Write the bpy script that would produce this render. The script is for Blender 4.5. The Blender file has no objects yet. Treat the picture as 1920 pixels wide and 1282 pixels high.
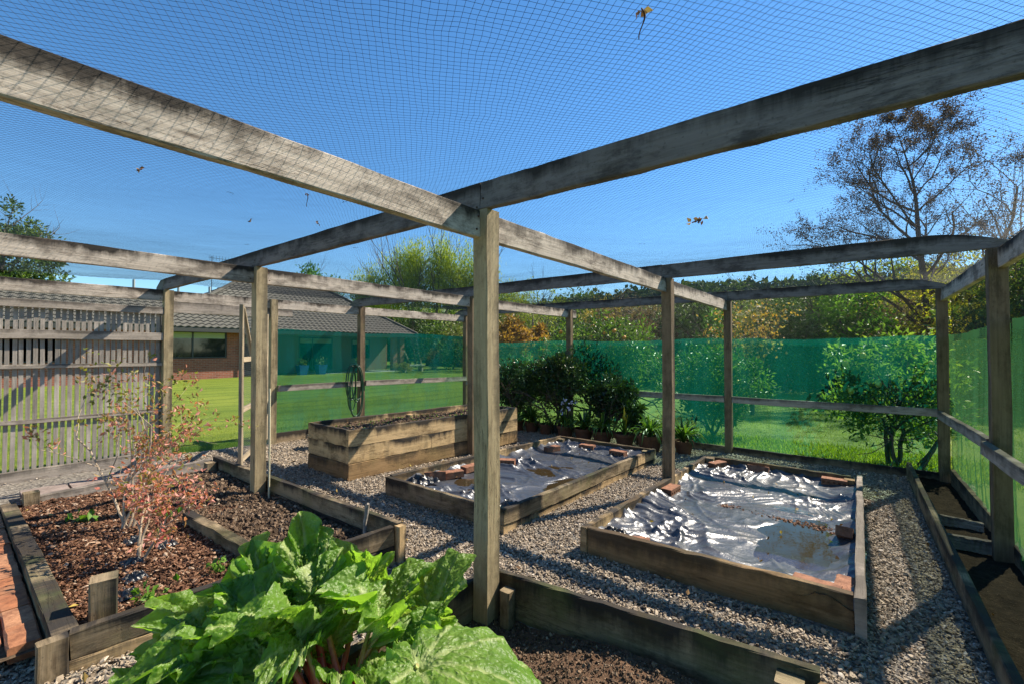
import bpy, math, random
import numpy as np
from mathutils import Vector, Matrix
R = math.radians
rng = np.random.default_rng(7)
random.seed(7)
S = bpy.context.scene
COL = S.collection

# ------------------------------------------------------------------ camera
cam_d = bpy.data.cameras.new('camera'); cam = bpy.data.objects.new('camera', cam_d); COL.objects.link(cam)
cam.location = (0, 0, 1.4); cam.rotation_euler = (math.pi/2 + .017, 0, .664)
cam_d.lens = 830.2/1920*36; cam_d.sensor_width = 36; cam_d.clip_start = .03; cam_d.clip_end = 2000
S.camera = cam
# ------------------------------------------------------------------ sky, sun, exposure
SUN = Vector((.38, .98, 1.02)).normalized()
elev = math.asin(SUN.z); azim = math.atan2(SUN.x, SUN.y)      # clockwise from +Y
W = bpy.data.worlds.new('World'); S.world = W; W.use_nodes = True
wn = W.node_tree; bg = wn.nodes['Background']
sky = wn.nodes.new('ShaderNodeTexSky'); sky.sky_type = 'NISHITA'; sky.sun_disc = False
sky.sun_elevation = elev; sky.sun_rotation = azim; sky.air_density = 1.0; sky.dust_density = .05; sky.ozone_density = 2.2
hs = wn.nodes.new('ShaderNodeHueSaturation'); hs.inputs['Saturation'].default_value = 1.14
tint = wn.nodes.new('ShaderNodeMix'); tint.data_type = 'RGBA'; tint.blend_type = 'MULTIPLY'; tint.inputs[0].default_value = 1; tint.inputs[7].default_value = (.80, .955, 1.05, 1)
wn.links.new(sky.outputs[0], tint.inputs[6]); wn.links.new(tint.outputs[2], hs.inputs['Color']); wn.links.new(hs.outputs[0], bg.inputs[0]); bg.inputs[1].default_value = .085
sl = bpy.data.lights.new('sun', 'SUN'); sl.energy = 5; sl.angle = R(.5); sl.color = (1, .90, .74)
so = bpy.data.objects.new('sun', sl); COL.objects.link(so); so.rotation_euler = (-SUN).to_track_quat('-Z', 'Y').to_euler()
S.view_settings.view_transform = 'Standard'; S.view_settings.look = 'None'
S.view_settings.exposure = 1.12; S.view_settings.gamma = 1
S.render.engine = 'CYCLES'
S.cycles.transparent_max_bounces = 24; S.cycles.max_bounces = 6

# ------------------------------------------------------------------ helpers
def sstep(a, b, x):
    t = np.clip((x-a)/(b-a), 0, 1); return t*t*(3-2*t)
def g(x, y):          # ground level: falls gently towards the far right, lawn climbs back to the house
    x = np.asarray(x, float); y = np.asarray(y, float)
    return -.02 - .03*np.clip(y-1.8, 0, 7)*np.clip((x+22)/14, 0, 1)
def gz(x, y): return float(g(x, y))
_p = {}
def pn(x, y, seed=0):  # gradient noise -1..1
    if seed not in _p:
        r = np.random.default_rng(seed+100); _p[seed] = (r.permutation(512), r.uniform(0, 2*np.pi, 512))
    P, A = _p[seed]
    x = np.asarray(x, float); y = np.asarray(y, float)
    xi = np.floor(x).astype(int); yi = np.floor(y).astype(int); xf = x-xi; yf = y-yi
    def gr(i, j, dx, dy):
        a = A[P[(P[i & 511]+j) & 511]]; return np.cos(a)*dx+np.sin(a)*dy
    u = xf**3*(xf*(xf*6-15)+10); v = yf**3*(yf*(yf*6-15)+10)
    n0 = gr(xi, yi, xf, yf)*(1-u)+gr(xi+1, yi, xf-1, yf)*u
    n1 = gr(xi, yi+1, xf, yf-1)*(1-u)+gr(xi+1, yi+1, xf-1, yf-1)*u
    return (n0*(1-v)+n1*v)*1.5
def fbm(x, y, o=4, seed=0):
    s = 0; a = 1; f = 1
    for k in range(o): s = s+a*pn(x*f, y*f, seed+k); a *= .5; f *= 2.03
    return s

class MB:
    """collects vertices and polygons (numpy) for ONE mesh object"""
    def __init__(s): s.V = []; s.F = []; s.UV = []; s.A = []; s.n = 0
    def add(s, V, F, uv=None, a=None):      # F: array (m,k)
        V = np.asarray(V, float).reshape(-1, 3); F = np.asarray(F, int)
        s.V.append(V); s.F.append(F+s.n)
        s.UV.append(np.zeros((F.size, 2)) if uv is None else np.asarray(uv, float).reshape(-1, 2))
        s.A.append(np.zeros(len(V)) if a is None else np.broadcast_to(np.asarray(a, float), (len(V),)))
        s.n += len(V)
    def build(s, name, mat, parent=None, smooth=False, off=None):
        V = np.concatenate(s.V)
        o3 = np.array(parent.matrix_basis.translation if parent else (0, 0, 0)) if off is None else np.array(off)
        if parent and parent.parent: o3 = o3+np.array(parent.parent.matrix_basis.translation)
        V = V-o3
        me = bpy.data.meshes.new(name)
        me.vertices.add(len(V)); me.vertices.foreach_set('co', V.astype(np.float32).ravel())
        idx = np.concatenate([f.ravel() for f in s.F]); tot = np.concatenate([np.full(len(f), f.shape[1]) for f in s.F])
        me.loops.add(len(idx)); me.loops.foreach_set('vertex_index', idx.astype(np.int32))
        me.polygons.add(len(tot)); st = np.concatenate([[0], np.cumsum(tot)[:-1]])
        me.polygons.foreach_set('loop_start', st.astype(np.int32)); me.polygons.foreach_set('loop_total', tot.astype(np.int32))
        uv = me.uv_layers.new(name='UVMap'); uv.data.foreach_set('uv', np.concatenate(s.UV).astype(np.float32).ravel())
        at = me.attributes.new('val', 'FLOAT', 'POINT'); at.data.foreach_set('value', np.concatenate(s.A).astype(np.float32))
        me.polygons.foreach_set('use_smooth', np.full(len(tot), smooth)); me.update(calc_edges=True); me.validate()
        me.materials.append(mat)
        o = bpy.data.objects.new(name, me); COL.objects.link(o)
        if parent: o.parent = parent
        elif off is not None: o.location = off
        return o
    # --- primitives
    def box(s, lo, hi, rz=0, c=None):
        lo = np.array(lo, float); hi = np.array(hi, float)
        V = np.array([[lo[0] if i < 1 else hi[0], lo[1] if j < 1 else hi[1], lo[2] if k < 1 else hi[2]] for i in (0, 1) for j in (0, 1) for k in (0, 1)])
        if rz:
            c = (lo+hi)/2 if c is None else np.array(c); d = V-c
            V = np.stack([c[0]+d[:, 0]*math.cos(rz)-d[:, 1]*math.sin(rz), c[1]+d[:, 0]*math.sin(rz)+d[:, 1]*math.cos(rz), V[:, 2]], 1)
        s.add(V, [[0, 1, 3, 2], [4, 6, 7, 5], [0, 4, 5, 1], [2, 3, 7, 6], [0, 2, 6, 4], [1, 5, 7, 3]]); return s
    def plank(s, p0, p1, w, h, up=(0, 0, 1), ch=.004, jit=.0012, bow=0, N=None, topcut=None, caps=True):
        """sawn timber from p0 to p1 (centre line), w across, h along up; chamfered, slightly warped, grain uv, val = height share"""
        p0 = np.array(p0, float); p1 = np.array(p1, float); d = p1-p0; L = np.linalg.norm(d); d /= L
        up = np.array(up, float); sd = np.cross(d, up); sd /= np.linalg.norm(sd); up = np.cross(sd, d)
        N = N or max(2, int(L/.22)); a, b = w/2, h/2
        cs = np.array([[-a+ch, -b], [a-ch, -b], [a, -b+ch], [a, b-ch], [a-ch, b], [-a+ch, b], [-a, b-ch], [-a, -b+ch]])
        per = np.concatenate([[0], np.cumsum(np.linalg.norm(np.roll(cs, -1, 0)-cs, axis=1))])
        t = np.linspace(0, 1, N+1); V = []; A = []
        of = rng.uniform(0, 50)
        for i, tt in enumerate(t):
            c = p0+d*L*tt+up*(bow*math.sin(math.pi*tt))+(sd*pn(tt*L*.7+of, 3.3, 5)+up*pn(tt*L*.7+of, 9.1, 6))*.006*min(1, L)
            q = cs+rng.normal(0, jit, cs.shape)
            if topcut is not None:
                q = q.copy(); hh = topcut(tt*L, L); q[:, 1] = np.minimum(q[:, 1], b-hh)
            V.append(c+q[:, :1]*sd+q[:, 1:]*up); A.append((q[:, 1]+b)/h)
        V = np.concatenate(V); A = np.concatenate(A); F = []; UV = []; u0, v0 = rng.uniform(0, 60, 2)
        for i in range(N):
            for k in range(8):
                k2 = (k+1) % 8
                F.append([i*8+k, i*8+k2, (i+1)*8+k2, (i+1)*8+k]); ua, ub = u0+t[i]*L, u0+t[i+1]*L
                UV += [(ua, v0+per[k]), (ua, v0+per[k+1]), (ub, v0+per[k+1]), (ub, v0+per[k])]
        s.add(V, F, UV, A)
        if caps:
            for i, o in ((0, 1), (N, -1)):
                ring = V[i*8:i*8+8]
                for q in ([0, 1, 2, 7], [7, 2, 3, 6], [6, 3, 4, 5]):
                    s.add(ring[q][::o], [[0, 1, 2, 3]], [(u0+cs[j][0]*.4, v0+cs[j][1]*1) for j in q][::o], A[i*8:i*8+8][q][::o])
        return s
    def tube(s, pts, rad, n=6, a=0, cap=True):
        pts = np.array(pts, float); m = len(pts); rad = np.broadcast_to(np.array(rad, float), (m,))
        tg = np.gradient(pts, axis=0); tg /= np.linalg.norm(tg, axis=1)[:, None]+1e-9
        ref = np.array([0, 0, 1.]) if abs(tg[0][2]) < .8 else np.array([1., 0, 0])
        th = np.arange(n)/n*2*np.pi; V = []; u = np.cross(ref, tg[0]); u /= np.linalg.norm(u)
        for i in range(m):
            u = u-tg[i]*(u@tg[i]); u /= np.linalg.norm(u)+1e-9; v = np.cross(tg[i], u)
            V.append(pts[i]+rad[i]*(np.cos(th)[:, None]*u+np.sin(th)[:, None]*v))
        i, k = np.meshgrid(np.arange(m-1), np.arange(n), indexing='ij'); i = i.ravel(); k = k.ravel(); k2 = (k+1) % n
        F = np.stack([i*n+k, i*n+k2, (i+1)*n+k2, (i+1)*n+k], 1)
        L = np.concatenate([[0], np.cumsum(np.linalg.norm(np.diff(pts, axis=0), axis=1))])
        UV = np.stack([np.stack([L[i], k/n*.3], 1), np.stack([L[i], (k+1)/n*.3], 1), np.stack([L[i+1], (k+1)/n*.3], 1), np.stack([L[i+1], k/n*.3], 1)], 1)
        aa = np.repeat(np.broadcast_to(np.array(a, float), (m,)), n)
        s.add(np.concatenate(V), F, UV, aa)
        if cap:
            for j in (0, m-1): s.add(V[j], [list(range(n))[::(-1 if j == 0 else 1)]], None, aa[j*n])
        return s
    def lathe(s, c, prof, n=32):
        prof = np.array(prof, float); th = np.arange(n)/n*2*np.pi; m = len(prof)
        V = np.stack([c[0]+prof[:, :1]*np.cos(th), c[1]+prof[:, :1]*np.sin(th), c[2]+np.repeat(prof[:, 1:], n, 1)], 2).reshape(-1, 3)
        F = [[i*n+k, i*n+(k+1) % n, (i+1)*n+(k+1) % n, (i+1)*n+k] for i in range(m-1) for k in range(n)]
        s.add(V, F); return s
    def cones(s, P0, P1, r0, r1, n=5, a=0):     # many tapered twigs at once
        P0 = np.array(P0); P1 = np.array(P1); r0 = np.array(r0); r1 = np.array(r1); m = len(P0)
        d = P1-P0; L = np.linalg.norm(d, axis=1)+1e-9; d = d/L[:, None]
        ref = np.where(np.abs(d[:, 2:3]) < .8, [[0, 0, 1.]], [[1., 0, 0]]); u = np.cross(ref, d); u /= np.linalg.norm(u, axis=1)[:, None]; v = np.cross(d, u)
        th = np.arange(n)/n*2*np.pi; rr = (np.cos(th)[None, :, None]*u[:, None]+np.sin(th)[None, :, None]*v[:, None])
        V = np.stack([P0[:, None]+rr*r0[:, None, None], P1[:, None]+rr*r1[:, None, None]], 1).reshape(-1, 3)
        b = (np.arange(m)*2*n)[:, None]; k = np.arange(n)[None]; k2 = (k+1) % n
        F = np.stack([b+k, b+k2, b+n+k2, b+n+k], 2).reshape(-1, 4)
        s.add(V, F, None, a); return s
    def grid(s, X, Y, Z, a=None):
        ny, nx = X.shape; V = np.stack([X, Y, Z], 2).reshape(-1, 3)
        j, i = np.meshgrid(np.arange(ny-1), np.arange(nx-1), indexing='ij'); q = (j*nx+i).ravel()
        F = np.stack([q, q+1, q+nx+1, q+nx], 1)
        UVv = np.stack([X, Y], 2).reshape(-1, 2)
        s.add(V, F, UVv[F.ravel()], None if a is None else a.ravel()); return s
    def leaves(s, P, L, wr=.45, nrm=None, jit=1., tip=None, val=None, fold=.15):
        """diamond leaves folded along the midrib at points P"""
        P = np.asarray(P, float); m = len(P); L = np.broadcast_to(L, (m,))*rng.uniform(.7, 1.25, m)
        T = rng.normal(0, 1, (m, 3))*jit
        if tip is not None: T = T+np.asarray(tip)
        T /= np.linalg.norm(T, axis=1)[:, None]+1e-9
        B = np.cross(T, rng.normal(0, 1, (m, 3)) if nrm is None else nrm+rng.normal(0, .5, (m, 3))); B /= np.linalg.norm(B, axis=1)[:, None]+1e-9
        Nn = np.cross(B, T); L = L[:, None]
        V = np.stack([P, P+T*L*.5+B*L*wr*.5+Nn*L*fold, P+T*L, P+T*L*.5-B*L*wr*.5+Nn*L*fold], 1).reshape(-1, 3)
        F = np.arange(m*4).reshape(-1, 4)
        vv = rng.uniform(0, 1, m) if val is None else np.broadcast_to(val, (m,))+rng.normal(0, .08, m)
        s.add(V, F, None, np.repeat(vv, 4)); return s

def tag(o, label=None, cat=None, group=None, kind=None):
    if label: o['label'] = label
    if cat: o['category'] = cat
    if group: o['group'] = group
    if kind: o['kind'] = kind
    return o
def empty(name, loc, label, cat, group=None):
    o = bpy.data.objects.new(name, None); COL.objects.link(o); o.location = loc; o.empty_display_size = .1
    o.matrix_basis = Matrix.Translation(Vector(loc)); return tag(o, label, cat, group)

# ------------------------------------------------------------------ materials
class NT:
    def __init__(s, name):
        s.m = bpy.data.materials.new(name); s.m.use_nodes = True; s.t = s.m.node_tree; s.p = s.t.nodes['Principled BSDF']; s.out = s.t.nodes['Material Output']
    def n(s, typ, ins=None, **kw):
        x = s.t.nodes.new('ShaderNode'+typ)
        for k, v in kw.items(): setattr(x, k, v)
        for k, v in (ins or {}).items(): s.l(v, x.inputs[k])
        return x
    def l(s, v, sock):
        if isinstance(v, bpy.types.NodeSocket): s.t.links.new(v, sock)
        elif isinstance(v, bpy.types.Node): s.t.links.new(v.outputs[0], sock)
        else:
            if isinstance(v, tuple) and len(v) == 3 and sock.type == 'RGBA': v = v+(1,)
            sock.default_value = v
    def set(s, **kw):
        for k, v in kw.items(): s.l(v, s.p.inputs[k.replace('_', ' ')])
    def noise(s, vec, scale, detail=4, rough=.55, dist=0):
        return s.n('TexNoise', {'Vector': vec, 'Scale': scale, 'Detail': detail, 'Roughness': rough, 'Distortion': dist})
    def ramp(s, fac, stops, inter='LINEAR'):
        r = s.n('ValToRGB', {0: fac}); e = r.color_ramp.elements; r.color_ramp.interpolation = inter
        while len(e) < len(stops): e.new(.5)
        for q, (p, c) in zip(e, stops): q.position = p; q.color = (tuple(c)+(1,)) if not isinstance(c, (int, float)) else (c, c, c, 1)
        return r
    def mix(s, fac, a, b, blend='MIX'):
        x = s.n('Mix', None, data_type='RGBA', blend_type=blend); s.l(fac, x.inputs[0]); s.l(a, x.inputs[6]); s.l(b, x.inputs[7]); return x.outputs[2]
    def math(s, op, a, b=0, clamp=False):
        x = s.n('Math', {0: a, 1: b}, operation=op, use_clamp=clamp); return x.outputs[0]
    def mapr(s, v, a, b, c=0., d=1.):
        return s.n('MapRange', {0: v, 1: a, 2: b, 3: c, 4: d}).outputs[0]
    def scale(s, vec, sc): return s.n('Mapping', {'Vector': vec, 'Scale': sc})
    def bump(s, h, strength=.5, dist=.01, normal=None):
        b = s.n('Bump', {'Height': h, 'Strength': strength, 'Distance': dist})
        if normal is not None: s.l(normal, b.inputs['Normal'])
        return b
    def uv(s): return s.n('UVMap').outputs[0]
    def obj(s): return s.n('TexCoord').outputs['Object']
    def val(s): return s.n('Attribute', None, attribute_name='val').outputs['Fac']

def wood(name, light, mid, dark, stain=.5, algae=.2, low_algae=0, rough=.85):
    """weathered sawn pine: grain along u, mould runs from the top edge (val = share of the height), green algae"""
    t = NT(name); uv = t.uv(); v = t.val(); ob = t.obj()
    g1 = t.noise(t.scale(uv, (2.2, 60, 1)), 1, 5, .6, .4); g2 = t.noise(t.scale(uv, (.9, 14, 1)), 1, 4, .6, 1.2)
    c = t.ramp(g1, [(.25, dark), (.48, mid), (.75, light)])
    c2 = t.mix(t.mapr(g2, .3, .75, 0, .6), c, tuple(x*.72 for x in mid))
    big = t.noise(t.scale(uv, (1.1, 4, 1)), 1, 5, .65)
    c3 = t.mix(t.mapr(big, .35, .7, 0, .55), c2, tuple(x*1.12 for x in light))
    runs = t.noise(t.scale(uv, (13, 1.6, 1)), 1, 5, .7); patch = t.noise(t.scale(uv, (1.6, 1.2, 1)), 1, 3, .6)
    top = t.math('MULTIPLY', t.mapr(v, .25, 1.02, 0, 1), t.mapr(patch, .3, .62, .1, 1))
    sm = t.mapr(t.math('ADD', t.math('MULTIPLY', runs, .55), t.math('MULTIPLY', top, .62)), .41, .66, 0, stain)
    c4 = t.mix(sm, c3, (.035, .03, .026))
    spk = t.noise(t.scale(uv, (70, 70, 1)), 1, 2, .5)
    c4 = t.mix(t.mapr(spk, .62, .72, 0, .45*stain), c4, (.05, .045, .04))
    al = t.noise(ob, 3.1, 5, .6)
    c5 = t.mix(t.mapr(al, .5, .72, 0, algae), c4, (.09, .11, .03))
    kn = t.n('TexVoronoi', {'Vector': t.scale(uv, (1.5, 9, 1)), 'Scale': 1.0})
    c6 = t.mix(t.mapr(kn.outputs['Distance'], .03, .1, .75, 0), c5, (.06, .035, .02))
    ck = t.noise(t.scale(uv, (1.3, 26, 1)), 1, 6, .65, .25); ckm = t.mapr(t.math('ABSOLUTE', t.math('SUBTRACT', ck.outputs[0], .5)), .0, .012, 1, 0); ckp = t.mapr(t.noise(t.scale(uv, (.8, 2, 1)), 1, 2), .5, .62, 0, .8)
    ckf = t.math('MULTIPLY', ckm, ckp); c7 = t.mix(ckf, c6, (.02, .016, .012))
    bl = t.noise(t.scale(uv, (3.2, 7, 1)), 1, 6, .75); c8 = t.mix(t.mapr(bl, .48, .62, 0, .72*stain), c7, tuple(x*.45 for x in dark))
    t.set(Base_Color=c8, Roughness=rough, Specular_IOR_Level=.2)
    h = t.math('SUBTRACT', t.math('ADD', g1.outputs[0], t.math('MULTIPLY', g2.outputs[0], .6)), ckf)
    t.set(Normal=t.bump(h, .55, .004)); return t.m
M = {}
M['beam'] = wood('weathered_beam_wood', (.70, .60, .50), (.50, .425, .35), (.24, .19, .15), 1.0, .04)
M['beamshade'] = wood('shade_toned_beam_wood', (.27, .24, .22), (.175, .155, .145), (.08, .07, .065), .95, .06)  # darker copy of the beam wood: shade painted into the colour, besides mould
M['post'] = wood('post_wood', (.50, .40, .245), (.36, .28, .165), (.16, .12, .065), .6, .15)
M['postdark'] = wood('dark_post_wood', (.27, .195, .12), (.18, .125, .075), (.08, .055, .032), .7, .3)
M['rail'] = wood('rail_wood', (.48, .41, .35), (.35, .30, .25), (.17, .14, .115), .7, .1)
M['bed'] = wood('bed_wood', (.64, .46, .26), (.49, .34, .17), (.26, .17, .085), 1.0, .15)
M['bedbrown'] = wood('bed_wood_brown', (.38, .25, .125), (.27, .17, .08), (.13, .08, .035), .75, .25)
M['bedold'] = wood('bed_wood_old', (.36, .28, .18), (.25, .185, .11), (.11, .08, .045), 1.0, .55)
M['slat'] = wood('slat_wood', (.54, .48, .42), (.42, .37, .32), (.25, .215, .18), .35, .05)
M['gate'] = wood('gate_wood', (.46, .38, .27), (.34, .27, .18), (.18, .13, .08), .3, .1)

def simple(name, col, rough=.6, spec=.4, metal=0, nscale=None, var=.25, bump=0, bd=.005):
    t = NT(name); t.set(Roughness=rough, Specular_IOR_Level=spec, Metallic=metal)
    if nscale:
        n = t.noise(t.obj(), nscale, 5, .6)
        t.set(Base_Color=t.mix(t.mapr(n, .3, .7), tuple(x*(1-var) for x in col), tuple(min(1, x*(1+var)) for x in col)))
        if bump: t.set(Normal=t.bump(n, bump, bd))
    else: t.set(Base_Color=tuple(col)+(1,))
    return t.m
def leafmat(name, stops, rough=.5, trans=.35, spec=.3, gloss=None):
    """two-sided leaf: colour by per-leaf val, part of the light shines through"""
    t = NT(name); c = t.ramp(t.val(), stops)
    t.set(Base_Color=c, Roughness=rough, Specular_IOR_Level=spec)
    tr = t.n('BsdfTranslucent', {'Color': t.mix(1., c, (1.5, 1.6, .6), 'MULTIPLY')})
    ms = t.n('MixShader', {0: trans, 1: t.p.outputs[0], 2: tr.outputs[0]})
    t.t.links.new(ms.outputs[0], t.out.inputs[0]); return t.m

# ------------------------------------------------------------------ ground
def lawn_mat():
    t = NT('lawn'); P = t.n('NewGeometry').outputs['Position']
    n1 = t.noise(P, .35, 3, .5); n2 = t.noise(t.scale(P, (1, 1, 1)), 14, 6, .75); n3 = t.noise(P, 60, 3, .7)
    c = t.mix(t.mapr(n1, .35, .65), (.125, .19, .012), (.25, .30, .03))
    c = t.mix(t.mapr(n2, .3, .7, 0, .75), c, (.075, .115, .008))
    c = t.mix(t.mapr(n3, .45, .7, 0, .5), c, (.27, .30, .06))
    sp = t.n('SeparateXYZ', {0: P}); wob = t.math('MULTIPLY', t.noise(P, .8, 2), .8)
    st = t.math('SINE', t.math('MULTIPLY', t.math('ADD', sp.outputs[0], wob), 2*math.pi/1.05))
    c = t.mix(t.mapr(st, .3, 1, 0, .55), c, (.075, .125, .010))
    t.set(Base_Color=c, Roughness=.75, Specular_IOR_Level=.2, Normal=t.bump(t.math('ADD', n2.outputs[0], n3.outputs[0]), .9, .03))
    return t.m
xs = np.unique(np.concatenate([np.linspace(-420, -30, 30), np.linspace(-30, 14, 90), np.linspace(14, 300, 24)]))
ys = np.unique(np.concatenate([np.linspace(-60, -4, 12), np.linspace(-4, 30, 70), np.linspace(30, 480, 40)]))
Xg, Yg = np.meshgrid(xs, ys)
inside = (Xg > -7.3) & (Xg < .95) & (Yg > -3.2) & (Yg < 7.5)
Zg = g(Xg, Yg) + np.where(inside, -.3, fbm(Xg*.15, Yg*.15, 2, 3)*.03)
o = MB().grid(Xg, Yg, Zg).build('lawn', lawn_mat(), smooth=True); tag(o, kind='structure')

def gravel_mat(base=False):
    t = NT('gravel_base' if base else 'stone_chip')
    if base:
        P = t.n('NewGeometry').outputs['Position']; v = t.n('TexVoronoi', {'Vector': P, 'Scale': 42.})
        c = t.ramp(v.outputs['Color'], [(0, (.07, .06, .05)), (.5, (.17, .15, .125)), (1, (.30, .27, .23))])
        t.set(Base_Color=c, Roughness=.9, Normal=t.bump(v.outputs['Distance'], .8, .012))
    else:
        v = t.val(); n = t.noise(t.obj(), 35, 3)
        c = t.ramp(v, [(0, (.085, .062, .043)), (.2, (.205, .155, .11)), (.5, (.34, .27, .195)), (.8, (.45, .37, .285)), (1, (.70, .61, .51))])
        c = t.mix(t.mapr(n, .3, .7, 0, .4), c, (.25, .20, .14))
        t.set(Base_Color=c, Roughness=.8, Specular_IOR_Level=.3)
    return t.m
# footprints where no loose chips lie: x0,x1,y0,y1
BEDS = dict(right=(-1.58, -.03, 2.82, 6.05), middle=(-3.74, -2.2, 2.72, 6.0), tall=(-5.35, -4.43, 2.75, 5.8))
def clear(x, y):
    m = np.zeros(x.shape, bool)
    for (a, b, c, d) in list(BEDS.values())+[ (-1.66, -.13, -1.2, 1.95), (.45, 1.1, -3, 7.5), (-7.1, -5.72, .2, 1.75), (-6.3, -3.12, -.66, .32)]:
        m |= (x > a) & (x < b) & (y > c) & (y < d)
    m |= (x > -5.72) & (x < -2.76+np.maximum(y-.36, 0)*.2188) & (y > .32) & (y < 1.93)
    return ~m
gx, gy = np.meshgrid(np.linspace(-7.35, 1.05, 160), np.linspace(-3.2, 7.55, 200))
o = MB().grid(gx, gy, g(gx, gy)+fbm(gx*2, gy*2, 3, 11)*.008-.004-np.where(((gx > -5.68) & (gx < -2.85+np.maximum(gy-.36, 0)*.2188) & (gy > .38) & (gy < 1.86)) | ((gx > -1.62) & (gx < -.15) & (gy < 1.86)) | ((gx > .52)&(gy<7.3)), .15, 0)).build('gravel_path', gravel_mat(True), smooth=True); tag(o, kind='structure')

def chips(mb, x, y, z, sz, flat=.35, el=1., tilt=.45, val=None):
    """flat angular chips: jittered hexagonal prisms"""
    m = len(x); k = 5; th = np.arange(k)/k*2*np.pi
    rr = rng.uniform(.55, 1.15, (m, k))*sz[:, None]; ca, sa = np.cos(th), np.sin(th)
    lx = rr*ca*el; ly = rr*sa; h = sz*flat*rng.uniform(.6, 1.3, m)
    bot = np.stack([lx, ly, np.broadcast_to(-h[:, None], lx.shape)*1.], 2); tp = np.stack([lx*.82, ly*.82, h[:, None]+rng.normal(0, .12, (m, k))*sz[:, None]], 2)
    V = np.concatenate([bot, tp], 1)
    a = rng.uniform(0, 2*np.pi, m); b = rng.normal(0, tilt, m); c = rng.normal(0, tilt, m)
    def rot(V, ang, i, j):
        ca, sa = np.cos(ang)[:, None], np.sin(ang)[:, None]; W = V.copy(); W[..., i] = V[..., i]*ca-V[..., j]*sa; W[..., j] = V[..., i]*sa+V[..., j]*ca; return W
    V = rot(rot(rot(V, b, 1, 2), c, 0, 2), a, 0, 1)
    V = V+np.stack([x, y, z], 1)[:, None]
    base = (np.arange(m)*2*k)[:, None]; q = np.arange(k)[None]; q2 = (q+1) % k
    F = np.stack([base+q, base+q2, base+k+q2, base+k+q], 2).reshape(-1, 4)
    vv = np.repeat(rng.uniform(0, 1, m) if val is None else val, 2*k)
    mb.add(V.reshape(-1, 3), F, None, vv)
    n0 = mb.n-len(vv)
    mb.add(np.zeros((0, 3)), (base+k+q)-2*k*m, None, None) if False else None
    mb.F.append((base+k+q)+n0); mb.UV.append(np.zeros((m*k, 2)))
cx, cy = math.sin(.664), math.cos(.664)
def scatter(n, x0, x1, y0, y1):
    x = rng.uniform(x0, x1, n); y = rng.uniform(y0, y1, n)
    d = -x*cx+y*cy; l = x*cy+y*cx
    k = (d > .6) & (np.abs(l) < d*1.32+.4)
    return x[k], y[k], d[k]
x, y, d = scatter(330000, -7.3, .47, -1.2, 7.45); k = clear(x, y) & (rng.uniform(0, 1, len(x)) < np.clip(3.4/np.maximum(d, 1), .45, 1)); x, y, d = x[k], y[k], d[k]
mb = MB(); sz = rng.choice([.0055, .007, .009, .0135], len(x), p=[.35, .3, .25, .10])*rng.uniform(.75, 1.2, len(x))*(1+.06*np.clip(d-3, 0, 4)); chips(mb, x, y, g(x, y)+rng.uniform(.0, .016, len(x))+fbm(x*2, y*2, 3, 11)*.008, sz, .24, 1.5, .42, val=np.clip(rng.normal(.5, .22, len(x)), 0, 1))
tag(mb.build('gravel', gravel_mat()), 'loose grey brown crushed stone chips covering the paths between the raised beds', 'gravel', kind='stuff')

# ------------------------------------------------------------------ netting frame: posts, beams, rails
PX_ = [-7.15, -4.38, -1.575, .797]; PY_ = [1.79, 4.67, 7.40]
def hz(x): return 2.15-.006*(x+3)
frame = empty('timber_frame', (-1.575, 1.79, 0), 'weathered grey timber post and beam frame carrying the bird netting over the garden beds', 'garden frame')
MB().plank((-7.15, 3.12, -.2), (-7.15, 3.12, 2.17), .1, .1, (0, 1, 0)).build('post', M['post'], frame)
for i, px in enumerate(PX_):
    for j, py in enumerate(PY_):
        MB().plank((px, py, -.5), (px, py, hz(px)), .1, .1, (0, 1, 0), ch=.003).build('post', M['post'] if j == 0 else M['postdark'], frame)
def cutR(l, L):      # rounded upper corner of a rafter end
    e = L-l; return .11*max(0, 1-e/.5)**2 if e < .5 else 0
def cutL(l, L): return .09*max(0, 1-l/.25)**2 if l < .25 else 0
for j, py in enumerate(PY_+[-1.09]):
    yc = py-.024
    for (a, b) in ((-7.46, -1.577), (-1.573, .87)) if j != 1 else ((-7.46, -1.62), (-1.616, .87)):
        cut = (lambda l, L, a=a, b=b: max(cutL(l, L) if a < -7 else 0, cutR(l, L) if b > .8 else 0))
        MB().plank((a, yc, hz(a)+.0735), (b, yc, hz(b)+.0735), .048, .145, N=34, topcut=cut).build('beam', M['beamshade'], frame)
for i, px in enumerate(PX_):
    xc = px-.0235 if i < 3 else px+.012
    ends = [-1.06]+PY_+([7.66] if i in (0, 1, 2) else [])
    for a, b in zip(ends[:-1], ends[1:]):
        pad = .052
        z = hz(px)-.074-(.0015 if i == 3 else 0)
        x_ = xc if i < 3 else px+.012
        MB().plank((x_, a+pad, z), (x_, b-(pad if b in PY_ else 0), z), .046, .145, N=22).build('beam', M['beam'], frame)
MB().plank((-7.17, 1.845, 1.955), (-7.17, 3.068, 1.955), .045, .14).build('header', M['rail'], frame)
MB().plank((-7.17, 3.175, 1.97), (-7.17, 3.42, 1.97), .045, .1).build('header', M['rail'], frame)
def rail(p0, p1):
    MB().plank(p0, p1, .045, .095).build('rail', M['rail'], frame)
rail((-7.09, 3.175, .80), (-7.09, 4.615, .79)); rail((-7.09, 4.725, .79), (-7.09, 7.345, .74))
for a, b in ((-7.095, -4.435), (-4.325, -1.63), (-1.52, .742)): rail((a, 7.37, gz(a, 7.4)+.83), (b, 7.37, gz(b, 7.4)+.83))
rail((.76, 7.34, .62), (.76, 4.725, .70)); rail((.715, 4.66, .69), (.715, -1.06, .80))
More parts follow.
